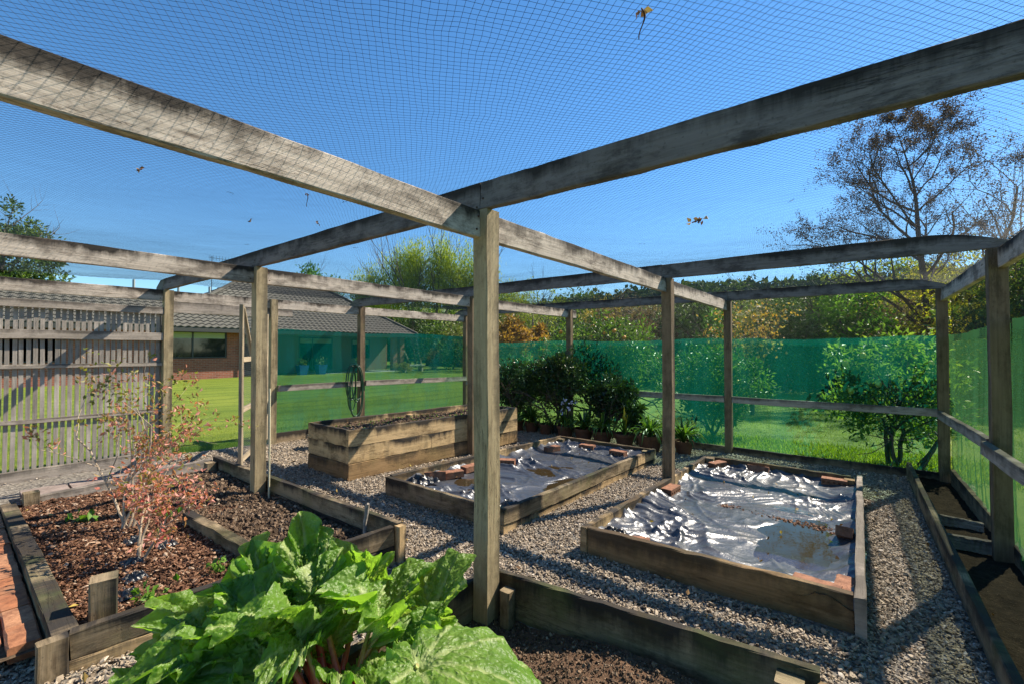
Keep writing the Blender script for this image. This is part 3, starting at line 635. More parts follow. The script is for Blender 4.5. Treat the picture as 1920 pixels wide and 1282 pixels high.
def make_brick(kind):
    mb = MB(); L, w, h = .225, .105, .072
    if kind == 'solid': mb.plank((-L/2, 0, 0), (L/2, 0, 0), w, h, ch=.006, jit=.002, N=4)
    else:               # cored brick: side with a row of round holes modelled as a strip around hole rings
        mb.plank((-L/2, 0, 0), (L/2, 0, 0), w-.03, h, ch=.004, jit=.001, N=4)
        nh = 5
        for sgn in (-1, 1):
            for i in range(nh):
                c = -L/2+(i+.5)*L/nh; a = L/nh/2; th = np.linspace(0, 2*np.pi, 17)[:-1]
                sq = np.stack([np.cos(th), np.sin(th)], 1); sq = sq/np.max(np.abs(sq), axis=1)[:, None]*[a, h/2]; ci = np.stack([np.cos(th), np.sin(th)], 1)*.013
                y1_ = sgn*w/2; y0_ = sgn*(w/2-.02)
                V = np.concatenate([np.c_[c+sq[:, 0], np.full(16, y1_), sq[:, 1]], np.c_[c+ci[:, 0], np.full(16, y1_), ci[:, 1]], np.c_[c+ci[:, 0], np.full(16, y0_), ci[:, 1]], np.c_[c+sq[:, 0], np.full(16, y0_), sq[:, 1]]])
                k = np.arange(16); k2 = (k+1) % 16
                mb.add(V, np.concatenate([np.stack([k, k2, 16+k2, 16+k], 1), np.stack([16+k, 16+k2, 32+k2, 32+k], 1), np.stack([k+48, k2+48, k2, k], 1)]))
    for q in range(len(mb.A)): mb.A[q] = np.full(len(mb.V[q]), .5)
    return mb.build('brick', M['brick'])
solid = make_brick('solid'); cored = make_brick('cored'); used = set()
def brick(src, x, y, z, rz, label, grp, rx=0, ry=0):
    o = src if src.name not in used else src.copy()
    if o is not src: COL.objects.link(o)
    used.add(src.name); o.location = (x, y, z); o.rotation_euler = (rx, ry, rz); tag(o, label, 'brick', grp)
gm = 'bricks weighing down the middle plastic sheet'; gr_ = 'bricks weighing down the right plastic sheet'
zb = lambda x, y: gz(x, y)+.115
brick(solid, -3.50, 3.42, zb(-3.5, 3.4), 1.2, 'orange brick second from the near left corner of the middle bed', gm)
brick(solid, -3.56, 3.22, zb(-3.5, 3.2), .9, 'orange brick nearest the left corner of the middle bed, tilted on its side', gm, 1.3)
brick(solid, -3.54, 3.75, zb(-3.5, 3.7), 1.5, 'brick half hidden behind the front post, along the left side of the middle bed', gm)
brick(cored, -3.42, 4.25, zb(-3.4, 4.2), .5, 'pinkish cored brick lying flat on the sheet right of the front post', gm)
brick(solid, -3.46, 5.35, zb(-3.4, 5.3), 1.3, 'dull brick at the far left side of the middle bed', gm)
brick(solid, -3.15, 5.82, zb(-3.1, 5.8), .1, 'brown brick against the far board of the middle bed, left one', gm)
brick(cored, -2.62, 5.72, zb(-2.6, 5.7), -.1, 'orange brick with holes against the far board of the middle bed', gm)
brick(solid, -2.28, 5.5, zb(-2.3, 5.5), 1.4, 'flat brick in the far right corner of the middle bed', gm)
brick(solid, -1.26, 2.98, zb(-1.2, 3.0)-.01, .3, 'pinkish flat brick in the near left corner of the right bed', gr_)
brick(solid, -.20, 3.02, zb(-.2, 3.0)+.01, -.1, 'pale brick in the near right corner of the right bed', gr_)
brick(solid, -.07, 3.12, zb(-.1, 3.1)+.0, 1.5, 'second pale brick tucked against the right board of the right bed', gr_)
brick(cored, -1.47, 4.42, zb(-1.47, 4.4), 1.5, 'mossy cored brick beside the second post inside the right bed', gr_)
brick(solid, -.09, 4.15, zb(-.1, 4.1), 1.5, 'orange brick on the right edge of the right sheet', gr_, 0, .5)
brick(solid, -1.38, 5.85, zb(-1.4, 5.9)+.02, 1.2, 'brick in the far left corner of the right bed', gr_)
brick(solid, -.95, 5.93, zb(-.9, 5.9)+.0, 0, 'reddish brick leaning on the far board of the right bed', gr_, .9)
brick(cored, -.22, 5.90, zb(-.2, 5.9)+.01, 0, 'brick with a row of holes in the far right corner of the right bed', gr_, 0)

# fallen leaves
n = 230; x = rng.uniform(-5.6, .6, n); y = rng.uniform(.3, 7.2, n); k = ~((x > -1.64) & (y < 1.95)) ; x, y = x[k], y[k]; inb = ~clear(x, y)
zz = g(x, y)+np.where(inb, .105, .028); zz = np.where((x > -5.4) & (x < -4.4) & (y > 2.7) & (y < 5.8), .49-.02*(y-2.8), zz)
mb = MB(); mb.leaves(np.stack([x, y, zz], 1), .034, .6, jit=.9, tip=None, nrm=np.array([[0, 0, .01]]), fold=.12)
F_ = leafmat('fallen_leaf', [(0, (.08, .04, .02)), (.5, (.22, .12, .05)), (.85, (.42, .28, .08)), (1, (.55, .42, .10))], .7, .15)
tag(mb.build('fallen_leaves', F_), 'scattered small brown and yellow fallen leaves on the gravel and the plastic', 'leaf litter', kind='stuff')
# ------------------------------------------------------------------ slat fence
sf = empty('slat_fence', (-7.15, .4, 0), 'grey vertical slat trellis fence with horizontal rails left of the gateway', 'fence')
mb = MB(); y = 1.69
while y > -1.3:
    w = .037+rng.normal(0, .0015); x_ = -7.16
    mb.plank((x_, y, -.02+rng.normal(0, .005)), (x_+rng.normal(0, .002), y+rng.normal(0, .002), 1.86), w, .012, (1, 0, 0), ch=.001, jit=.0005, N=6, caps=False); y -= .0535+rng.normal(0, .0012)
for o_ in ():
    pass
mb.build('slat_panel', M['slat'], sf)
for z, h, w, x_ in ((1.90, .09, .05, -7.13), (1.565, .10, .04, -7.13), (1.215, .045, .03, -7.138), (.62, .045, .03, -7.138), (.03, .14, .045, -7.12)):
    MB().plank((x_, 1.735, z), (x_, -1.3, z), w, h).build('rail', M['rail'], sf)
for yy in (-1.2,): MB().plank((-7.22, yy, -.2), (-7.22, yy, 2.0), .09, .09, (0, 1, 0)).build('post', M['post'], sf)
MB().plank((-7.21, 1.72, 0), (-7.21, 1.72, 1.86), .045, .03, (0, 1, 0)).build('post', M['rail'], sf)

# ------------------------------------------------------------------ gate (open)
G0 = np.array([-7.06, 3.0]); G1 = np.array([-5.77, 2.16]); gd = (G1-G0)/np.linalg.norm(G1-G0)
gt = empty('garden_gate', (-7.06, 3.0, 0), 'open narrow timber gate with wire mesh and a diagonal brace beside the second post', 'gate')
up = (-gd[1], gd[0], 0)
def gp(t, z): return (G0[0]+(G1[0]-G0[0])*t, G0[1]+(G1[1]-G0[1])*t, z)
MB().plank(gp(1, .03), gp(1, 1.93), .066, .04, up).build('stile', M['gate'], gt); MB().plank(gp(.03, .06), gp(.03, 1.93), .066, .04, up).build('stile', M['gate'], gt)
for z in (.09, .68, 1.28): MB().plank(gp(.06, z), gp(.97, z), .035, .06).build('crossbar', M['gate'], gt)
MB().plank(gp(.96, 1.9), gp(.35, .75), .03, .045, up).build('brace', M['gate'], gt)
mb = MB()
for z in np.arange(.1, 1.9, .025): strands(mb, np.array([gp(.05, z), gp(.5, z), gp(.97, z)])[None], .0008)
for t_ in np.arange(.06, .97, .02): strands(mb, np.array([gp(t_, .1), gp(t_, 1), gp(t_, 1.9)])[None], .0008)
mb.build('wire_mesh', simple('wire', (.25, .27, .27), .4, .5, .6), gt)

# ------------------------------------------------------------------ small items inside
M['cream'] = simple('cream_pole', (.62, .56, .38), .5, .3)
for k, (a, b, t_) in enumerate(((-4.235, 1.825, 1.045), (-4.20, 1.81, 1.03))):
    tag(MB().tube([(a, b, .0), (a+.004, b, .5), (a+.002, b, t_)], .0085, 8).build('garden_stake', M['cream'], off=(a, b, 0)), ['taller thin cream stake right beside the second post', 'shorter thin cream stake a finger right of its twin'][k], 'stake', 'cream stakes by the second post')
st = MB(); pts = [(-2.72, 1.80, .02), (-2.70, 1.80, .12), (-2.715, 1.81, .2), (-2.695, 1.81, .27), (-2.705, 1.82, .31), (-2.685, 1.815, .335)]
tag(st.tube(pts, [.013, .014, .013, .014, .016, .009], 8).build('twisted_stick', simple('dead_wood', (.30, .26, .22), .9, .1, 0, 40, .4, .6, .004), smooth=True, off=(-2.72, 1.8, 0)), 'short twisted weathered stick standing in the back corner of the left bed', 'stick')
def glaze():
    t = NT('brown_glaze'); n = t.noise(t.obj(), 5, 4); t.set(Base_Color=t.ramp(n, [(.3, (.10, .075, .04)), (.55, (.22, .17, .10)), (.8, (.30, .28, .20))]), Roughness=.25); return t.m
pc = (-6.35, 3.45, gz(-6.3, 3.4))
tag(MB().lathe(pc, [(.0, .0), (.09, 0), (.13, .05), (.155, .11), (.16, .16), (.15, .185), (.165, .2), (.17, .21), (.16, .22), (.145, .215), (.14, .17), (.12, .12), (0, .12)]).build('glazed_pot', glaze(), smooth=True, off=pc), 'round brown glazed garden pot between the second post and the tall bed', 'pot')
# hose looped on the wall
mb = MB(); hr = random.Random(4)
for k in range(9):
    cy_ = 4.42+hr.uniform(-.06, .06); L_ = hr.uniform(.55, 1.0); w = hr.uniform(.06, .14); t_ = np.linspace(0, 2*np.pi, 40)
    z = 1.12-L_/2+np.cos(t_)*L_/2; yy = cy_+np.sin(t_)*w*(1-.35*np.cos(t_)); mb.tube(np.stack([-7.03+.012*k+.02*np.sin(t_*2), yy, z], 1), .0085, 6, cap=False)
mb.tube([(-7.1, 4.44, 1.12), (-6.92, 4.44, 1.14)], .02, 8)
tag(mb.build('garden_hose', simple('hose_green', (.015, .06, .035), .35, .5), smooth=True, off=(-7.05, 4.42, .7)), 'dark green garden hose hanging in long loops on the wall rail beside a post', 'hose')
# dead leaves caught in the roof net
def netleaf(x, y, s, label, stem=.0):
    s *= .75; z = float(roofz(np.array([x]), np.array([y]))[0]); o = empty('dead_leaf', (x, y, z), label, 'leaf', 'dead leaves caught in the net') if stem else None
    mb = MB(); P = np.array([[x, y, z-.002]]*5)+rng.normal(0, s*.3, (5, 3))*[1, 1, .35]; mb.leaves(P, s, .6, jit=1, tip=[0, 0, -1.2] if stem else None, fold=.3)
    if o is None: return tag(mb.build('dead_leaf', M['dead'], off=(x, y, z)), label, 'leaf', 'dead leaves caught in the net')
    mb.build('blade', M['dead'], o)
    m2 = MB(); t_ = np.linspace(0, 1, 8); m2.tube(np.stack([x+.008*np.sin(t_*5), y+t_*0, z-t_*stem], 1), [.0022]*4+[.0015]*4, 5); m2.build('stem', M['dead'], o)
M['dead'] = leafmat('dead_leaf', [(0, (.09, .04, .02)), (.5, (.20, .10, .05)), (1, (.42, .30, .18))], .7, .2)
def onroof(px, py):   # where the sight line of a photo detail meets the net: gives plain world coordinates
    f = 830.2; yw, pt = .664, .017; fw = np.array([-math.sin(yw)*math.cos(pt), math.cos(yw)*math.cos(pt), math.sin(pt)]); r = np.array([math.cos(yw), math.sin(yw), 0]); u = np.cross(r, fw)
    d = fw+r*(px-960)/f-u*(py-641)/f; k = .87/d[2]; return float(d[0]*k), float(d[1]*k)
for px, py, s, lb, stem in ((1203, 8, .028, 'curled brown leaf with long stem hanging from the net at the very top', .075), (576, 362, .02, 'pale dry leaf on a thread hanging below the left beam', .075), (262, 309, .028, 'small pale dry leaf alone in the left of the net', 0),
        (471, 417, .03, 'tiny dark dry leaf above the second post', 0), (597, 424, .03, 'tiny reddish leaf sliver right of the tiny dark one', 0), (1300, 404, .05, 'row of shrivelled dark leaves right of the centre post', 0), (1314, 402, .05, 'last dark shrivelled leaf at the right end of the row', 0)):
    a, b = onroof(px, py); netleaf(a, b, s, lb, stem)

# ------------------------------------------------------------------ rhubarb
def rhub_mat():
    t = NT('rhubarb_leaf'); v = t.val(); n = t.noise(t.obj(), 9, 4, .6); inf = t.n('ObjectInfo').outputs['Random']
    c = t.mix(t.mapr(n, .3, .7), (.085, .18, .020), (.19, .31, .05)); c = t.mix(t.math('MULTIPLY', inf, .45), c, (.16, .30, .035))
    hol = t.mapr(t.noise(t.obj(), 17, 2, .5), .70, .76, 0, .6); c = t.mix(hol, c, (.25, .20, .06)); c = t.mix(t.mapr(v, .15, .8, 0, .85), c, (.42, .50, .20))
    fn = t.noise(t.obj(), 55, 4, .6); vo = t.n('TexVoronoi', {'Vector': t.obj(), 'Scale': 75.}, feature='SMOOTH_F1'); vo2 = t.n('TexVoronoi', {'Vector': t.obj(), 'Scale': 28.}, feature='SMOOTH_F1')
    t.set(Base_Color=c, Roughness=.42, Specular_IOR_Level=.45, Normal=t.bump(t.math('SUBTRACT', t.math('ADD', t.math('MULTIPLY', v, -1.6), fn.outputs[0]), t.math('ADD', t.math('MULTIPLY', vo.outputs['Distance'], 1.6), t.math('MULTIPLY', vo2.outputs['Distance'], 2.2))), .7, .006))
    tr = t.n('BsdfTranslucent', {'Color': t.mix(t.mapr(v, .3, 1, 0, .7), (.34, .62, .04), (.50, .62, .12))}); ms = t.n('MixShader', {0: .48, 1: t.p.outputs[0], 2: tr.outputs[0]})
    t.t.links.new(ms.outputs[0], t.out.inputs[0]); return t.m
def stalk_mat():
    t = NT('rhubarb_stalk'); v = t.val(); n = t.noise(t.scale(t.obj(), (30, 30, 3)), 3, 3)
    c = t.ramp(v, [(0, (.62, .03, .035)), (.55, (.62, .08, .06)), (.85, (.36, .28, .08)), (1, (.34, .42, .12))]); t.set(Base_Color=t.mix(t.mapr(n, .3, .7, 0, .5), c, (.25, .04, .03)), Roughness=.32, Specular_IOR_Level=.5); return t.m
M['rhub'] = rhub_mat(); M['stalk'] = stalk_mat()
CR = np.array([-1.38, .82, -.03])
rh = empty('rhubarb_plant', tuple(CR), 'large rhubarb plant with crinkled bright green leaves and red stalks in the foreground', 'rhubarb')
def rleaf(J, az, pitch, roll, L, seed, ruf=1., droop=.35, fold=.25, wid=1.):
    nt, nr = 264, 30; r = np.random.default_rng(seed)
    th, rho = np.meshgrid(np.linspace(-np.pi*.985, np.pi*.985, nt), np.linspace(0.015, 1, nr), indexing='ij')
    a = np.abs(th); Rr = L*(.56+.36*np.cos(a)+.10*np.cos(2*a)+.05*np.exp(-((a-2.3)/.45)**2))*np.where(a > 2.6, 1-.45*((a-2.6)/.55)**2, 1)
    Rr = Rr*(1+.035*np.sin(9*th+r.uniform(0, 6))+.03*pn(th*4, th*0+seed, 7)+.014*pn(th*11, th*0+seed, 8))
    x = rho*Rr*np.sin(th)*wid; y = rho*Rr*np.cos(th); z = np.zeros_like(x); vein = np.zeros_like(x)
    vv = [0, .62, -.62, 1.2, -1.2, 1.9, -1.9]
    for k, tv in enumerate(vv):
        dd = th-tv; dist = np.abs(rho*Rr*np.sin(dd)); on = np.cos(dd) > 0; w = .012*(1-.6*rho)+.0016
        e1 = np.exp(-(dist/w)**2)*on*(1.0 if k == 0 else .9); vein = np.maximum(vein, e1)
        z -= .012*np.exp(-(dist/.018)**2)*on*(1-rho*.5)
        along = rho*Rr*np.cos(dd)        # side veins
        sv = np.abs(((along-dist*.8)/(.16*L)+r.uniform(0, 1)) % 1-.5)*.16*L*1.1
        near = dist < (.20 if k == 0 else .13)*L*1.2
        e2 = np.exp(-(sv/(.0045))**2)*on*near*.75*np.clip(1.3-rho, 0, 1); vein = np.maximum(vein, e2)
    quilt = np.abs(pn(x/L*9+seed, y/L*9, 60))*.6+np.abs(pn(x/L*19+seed, y/L*19, 61))*.4
    qf = min(ruf, 1.2); z += quilt*.048*(L/.4)*qf*np.sin(np.pi*np.clip(rho, 0, 1))**.5+np.abs(pn(x/L*34+seed, y/L*34, 62))*.014*qf
    ph = r.uniform(0, 6, 6)
    rf = np.sin(7*th+ph[0])*.5+np.sin(12*th+ph[1]+pn(th*2, th*0, 3)*2)*.5+np.sin(21*th+ph[2]+pn(th*3, th*0+seed, 4)*3)*.30*rho+np.sin(37*th+ph[4]+pn(th*5, th*0, 5)*3)*.12*rho**3
    z += ruf*.115*L*rf*rho**2.6
    x += ruf*.03*L*np.sin(17*th+ph[3])*rho**4
    z += fold*np.abs(x)*(1-.35*np.abs(x)/L)-droop*np.clip(y, 0, 9)**2/L+droop*.3*np.clip(-y, 0, 9)
    # recurved margin
    z -= .10*L*ruf*np.clip(rho-.8, 0, 1)**1.2*np.abs(pn(th*2.5, th*0+seed, 9))*3
    V = np.stack([x, y, z], 2)
    cr, sr = math.cos(roll), math.sin(roll); V = V@np.array([[cr, 0, -sr], [0, 1, 0], [sr, 0, cr]])
    cp, sp = math.cos(pitch), math.sin(pitch); V = V@np.array([[1, 0, 0], [0, cp, sp], [0, -sp, cp]])
    ca, sa = math.cos(az), math.sin(az); V = V@np.array([[ca, sa, 0], [-sa, ca, 0], [0, 0, 1]])
    V = V+np.array(J); mb = MB(); mb.grid(V[..., 0], V[..., 1], V[..., 2], vein)
    lf = mb.build('leaf', M['rhub'], rh, smooth=True)
    s0 = CR+np.array([r.normal(0, .05), r.normal(0, .05), 0]); J = np.array(J); t_ = np.linspace(0, 1, 12)[:, None]
    mid = (s0+J)/2; mid[2] += .05+.1*np.linalg.norm((J-s0)[:2]); mid[:2] = s0[:2]*.55+J[:2]*.45
    pts = (1-t_)**2*s0+2*t_*(1-t_)*mid+t_**2*J
    ms_ = MB(); ms_.tube(pts, np.linspace(.017, .0075, 12), 8, a=np.linspace(0, 1, 12)*min(1, .55+np.linalg.norm(J-s0))); ms_.build('stalk', M['stalk'], rh, smooth=True)
# camera frame directions in world: right (.788,.616), forward (-.616,.788)
def azd(right, fwd):      # heading whose local +y points that way
    dx = .788*right-.616*fwd; dy = .616*right+.788*fwd; return math.atan2(-dx, dy)
def cf(lat, dep, z): return (-.616*dep+.788*lat, .788*dep+.616*lat, z)
LV = [  # lateral, depth, z of the leaf base; tip right/forward; pitch, roll, length, seed, ruffle, droop, fold, width
 ((-.80, 1.86, .30), (-.05, 1), 1.15, .05, .36, 1, 1.0, .25, .18, 1.0),
 ((-.84, 1.84, .42), (.1, .6), 1.25, .3, .22, 2, 1.3, .2, .5, .8),
 ((-.52, 1.74, .20), (1, .6), .80, .35, .33, 3, 1.0, .25, .35, .8),
 ((-.60, 1.60, .22), (.35, -.25), .70, -.25, .30, 4, 1.5, .6, .45, .85),
 ((-.95, 1.68, .25), (-.9, .5), .85, .15, .32, 5, 1.3, .35, .35, .95),
 ((-.84, 1.58, .24), (-.7, -.2), .55, -.5, .30, 6, 1.4, .55, .5, .9),
 ((-.98, 1.50, .16), (-1, -.2), .30, .25, .36, 7, .45, .35, .12, 1.0),
 ((-.30, 1.42, .40), (1, .05), .10, -.18, .40, 8, .42, .40, .16, 1.05),
 ((-.36, 1.70, .24), (1, .30), .45, -.55, .30, 9, 1.5, .5, .6, .8),
 ((-.14, 1.66, .22), (1, .15), .30, -.35, .26, 10, 1.5, .8, .6, .8),
 ((-.08, 1.48, .26), (1, .25), .25, .25, .27, 11, .8, 1.0, .35, .8),
 ((-.70, 1.50, .25), (.1, -1), -.55, .1, .24, 12, .7, .4, .3, .8),
 ((-.55, 1.45, .10), (.4, -.1), .9, .5, .17, 13, 1.6, .3, .7, .6),
 ((-.76, 1.52, .12), (-.3, -1), .1, .3, .26, 14, 1.2, .6, .4, .9),
 ((-.95, 1.42, .14), (-.5, -.8), .25, .2, .27, 15, 1.3, .6, .4, .9),
 ((-.88, 1.72, .30), (-.35, .6), .95, -.2, .28, 16, 1.4, .4, .4, .9),
 ((-.70, 1.72, .27), (.2, .7), .85, .2, .26, 17, 1.5, .5, .5, .8),
 ((-1.08, 1.55, .15), (-1, .35), .55, .1, .26, 18, 1.4, .5, .5, .9),
 ((-.62, 1.36, .10), (.3, -.9), .05, .2, .22, 19, .8, .6, .3, .9),
 ((-1.15, 1.62, .10), (-1, .1), .15, .3, .22, 20, 1.3, .6, .4, .9),
 ((-.76, 1.66, .22), (-.1, -.8), .4, .15, .26, 21, 1.4, .9, .4, .9),
 ((-.35, 1.50, .10), (.7, -.6), .2, .2, .22, 22, 1.2, .6, .4, .9),
 ((-1.02, 1.72, .34), (-.5, .3), .95, .15, .25, 23, 1.6, .4, .45, .85), ((-1.10, 1.62, .28), (-.6, -.5), .6, -.3, .25, 24, 1.6, .6, .5, .9), ((-1.00, 1.52, .24), (.1, -1), .35, .3, .25, 25, 1.7, .8, .5, .85),
 ((-1.18, 1.70, .26), (-1, .4), .9, .1, .22, 26, 1.6, .5, .5, .9), ((-1.05, 1.44, .16), (-.4, -1), .25, -.2, .24, 27, 1.6, .7, .5, .9), ((-1.28, 1.55, .12), (-1, .1), .4, .2, .24, 28, 1.0, .5, .3, .95),
 ((-.86, 1.80, .40), (-.4, .5), 1.2, -.3, .2, 29, 1.7, .4, .6, .8), ((-.74, 1.60, .33), (-.2, -.6), .5, .2, .22, 30, 1.6, .8, .5, .85), ((-.22, 1.72, .2), (.9, .5), .3, .5, .22, 31, 1.7, .9, .6, .8),
 ((-.05, 1.60, .18), (1, -.1), .2, -.4, .2, 32, 1.5, 1.0, .5, .8), ((-.90, 1.64, .36), (-.5, -.3), .75, -.2, .22, 33, 1.8, .6, .6, .8)]
drop = {12, 14, 19, 21, 20, 3}
for (p, dr, pi_, ro, L_, sd, rf, dp, fo, wi) in LV:
    if sd not in drop: rleaf(cf(*p), azd(*dr), pi_, ro, L_*(.80 if sd not in (7, 8) else .95), sd, rf, dp, fo, wi)
rr2 = np.random.default_rng(21)
prof_x = [130, 200, 250, 340, 430, 520, 590, 660, 730, 820, 850, 950, 1020]; prof_y = [1262, 1240, 1215, 1130, 1062, 1025, 985, 1015, 1050, 1060, 1110, 1165, 1215]
q = 0
for row, (dd, dy_, nn) in enumerate(((1.88, 0, 7), (1.76, 45, 7), (1.66, 90, 7), (1.55, 130, 6))):
    for k in range(nn):
        x_ = 330+(k+rr2.uniform(.1, .9))/nn*(860-330 if row < 3 else 420-300)+(0 if row < 3 else -60); yt = np.interp(x_, prof_x, prof_y)+dy_+rr2.uniform(0, 25)
        if 575 < x_ < 740 and yt > 1120: continue
        L_ = rr2.uniform(.17, .27); d_ = dd+rr2.normal(0, .03); lat = (x_-960)/830*d_; zt = 1.4-(yt-655)/830*d_; q += 1
        rleaf(cf(lat, d_, max(.05, zt-L_*.8)), azd((lat+.62)*1.6+rr2.normal(0, .5), rr2.normal(.1, .8)), rr2.uniform(.95, 1.5), rr2.normal(0, .35), L_, 50+q, rr2.uniform(1.5, 2.2), rr2.uniform(.2, .8), rr2.uniform(.35, .9), rr2.uniform(.75, 1))

# flower head bud
mb = MB(); q = np.array(cf(-.52, 1.42, .12)); mb.leaves(q+rng.normal(0, .02, (140, 3)), .018, .8); mb.build('young_shoot', leafmat('lime_shoot', [(0, (.25, .34, .03)), (1, (.45, .5, .08))]), rh)

# ------------------------------------------------------------------ branching plants
def grow(base, dirv, L, r, lev, nseg, nch, spread, upb, rd, out, tips, wig=.15, taper=.65, cl=(.45, .8)):
    p = np.array(base, float); d = np.array(dirv, float); d /= np.linalg.norm(d); pts = [p.copy()]
    for k in range(nseg):
        d = d+rd.normal(0, wig, 3)+np.array([0, 0, upb]); d /= np.linalg.norm(d); p2 = p+d*L/nseg
        ra = r*(1-(1-taper)*k/nseg); rb = r*(1-(1-taper)*(k+1)/nseg); out.append((p, p2, ra, rb)); p = p2; pts.append(p.copy())
        if lev > 0 and k >= nseg*.25:
            for c in range(nch if rd.uniform() < .999 else 0):
                if rd.uniform() < .5+.5/nch:
                    q = rd.normal(0, 1, 3); q -= d*(q@d); q /= np.linalg.norm(q)+1e-9
                    nd = d*math.cos(spread)+q*math.sin(spread); grow(p, nd, L*rd.uniform(*cl), rb*.62, lev-1, max(2, nseg-1), nch, spread, upb, rd, out, tips, wig, taper, cl)
    if lev <= 1:
        for q in pts[1:]: tips.append(q)
def segs(out, mb, n=5):
    a = [s[0] for s in out]; b = [s[1] for s in out]; c = [s[2] for s in out]; d = [s[3] for s in out]; mb.cones(a, b, c, d, n); return mb
M['bark1'] = simple('grey_bark', (.13, .11, .09), .9, .1, 0, 12, .4, .5, .01); M['palebark'] = simple('pale_stem', (.42, .33, .24), .7, .2, 0, 20, .3)
M['twig'] = simple('twig', (.10, .075, .06), .9, .1)
M['blue_l'] = leafmat('blueberry_leaf', [(0, (.12, .15, .03)), (.3, (.26, .24, .06)), (.55, (.52, .20, .16)), (.8, (.62, .30, .26)), (1, (.50, .10, .08))], .45, .35)
def bush(x, y, stems, label, seed, h, green=0):
    z = gz(x, y)+.09; o = empty('blueberry_bush', (x, y, z), label, 'bush', 'blueberry bushes in the mulch bed'); rd = np.random.default_rng(seed); out = []; tips = []
    for k, (sx, sy, hh) in enumerate(stems): grow((x+rd.normal(0, .02), y+rd.normal(0, .02), z-.03), (sx, sy, 1), hh*h, .0095, 2, 6, 1, .75, .02, rd, out, tips, .12, .5)
    segs(out, MB(), 6).build('stems', M['palebark'], o)
    T = np.array(tips); T = T[T[:, 2] > z+.16]; T = T[rd.uniform(0, 1, len(T)) < .5]; P = np.repeat(T, 6, 0)+rd.normal(0, .026, (len(T)*6, 3)); v = np.clip(.78-(P[:, 2]-z)/1.1*.5+rng.normal(0, .2, len(P)), 0, 1)
    MB().leaves(P, .040, .5, val=v, tip=[0, 0, .3]).build('foliage', M['blue_l'], o)
bush(-4.35, .86, [(-.12, .05, .75), (.05, .12, .85), (.25, .1, .6), (-.55, -.25, .85), (.02, .35, .6)], 'taller blueberry bush with several pale stems and pinkish leaves, left of the other', 5, .95)
bush(-3.66, .80, [(.1, .3, .6), (-.2, .1, .5), (.3, .35, .45)], 'smaller blueberry bush with a forked pale bare stem, nearer the mossy corner', 8, .75)
M['weed'] = leafmat('weed_leaf', [(0, (.07, .17, .02)), (1, (.18, .32, .05))], .45, .35)
for k, (a, b, s, lb) in enumerate(((-3.05, 1.02, .035, 'small green strawberry weed in the mulch near the divider board'), (-3.0, .68, .045, 'clump of green weeds at the near edge of the mulch'), (-4.75, .70, .05, 'low green weeds at the left side of the mulch'), (-4.35, 1.1, .04, 'little green weed behind the bushes'), (-1.42, 1.63, .02, 'tiny green seedling at the foot of the front post'), (-.93, 1.12, .035, 'small bright seedling in the foreground soil'))):
    mb = MB(); n = 16 if s > .03 else 7; z = .07 if a < -2 else -.04
    P = np.array([a, b, z+.03])+rng.normal(0, s, (n, 3))*[1, 1, .35]; mb.leaves(P, s*1.1, .8, tip=[0, 0, .8]); mb.cones(np.repeat([[a, b, z-.01]], n, 0), P, np.full(n, .0018), np.full(n, .001), 4, .3)
    tag(mb.build('weed', M['weed'], off=(a, b, z)), lb, 'weed')
# small sprouts on the tall bed soil
mb = MB(); n = 260; x_ = rng.uniform(-5.28, -4.5, n); y_ = rng.uniform(2.85, 5.7, n); P = np.stack([x_, y_, sT(x_, y_)+.01], 1); mb.leaves(P, .03, .5, tip=[0, 0, .6])
tag(mb.build('seedlings', M['weed']), 'scattered small green weeds sprouting over the tall bed soil', 'seedlings', kind='stuff')

# ------------------------------------------------------------------ potted plants along the far wall (inside)
M['terra'] = simple('terracotta', (.13, .06, .035), .85, .2, 0, 9, .3, .2, .004)
M['strap'] = leafmat('strap_leaf', [(0, (.03, .075, .012)), (.6, (.08, .16, .02)), (1, (.22, .30, .05))], .35, .3, .5)
M['dkleaf'] = leafmat('dark_glossy_leaf', [(0, (.012, .03, .009)), (.6, (.032, .068, .015)), (1, (.10, .16, .03))], .3, .15, .5)
M['ctleaf'] = leafmat('citrus_leaf', [(0, (.02, .06, .012)), (.5, (.06, .13, .02)), (1, (.16, .25, .04))], .42, .35, .4)
M['lmleaf'] = leafmat('lemon_leaf', [(0, (.05, .11, .02)), (.5, (.13, .21, .035)), (1, (.28, .36, .07))], .4, .45, .4)
M['orange'] = simple('orange_fruit', (.80, .33, .03), .45, .4, 0, 40, .12, .2, .003); M['lemon'] = simple('lemon_fruit', (.80, .55, .06), .45, .4, 0, 40, .12, .2, .003)
M['petal'] = simple('white_petal', (.70, .66, .80), .6, .2)
def pot(par, c, r, h):
    MB().lathe(c, [(0, 0), (r*.72, 0), (r*.95, h*.8), (r*1.04, h*.8), (r*1.06, h), (r*.94, h), (r*.9, h*.85), (0, h*.85)], 24).build('pot', M['terra'], par, smooth=False)
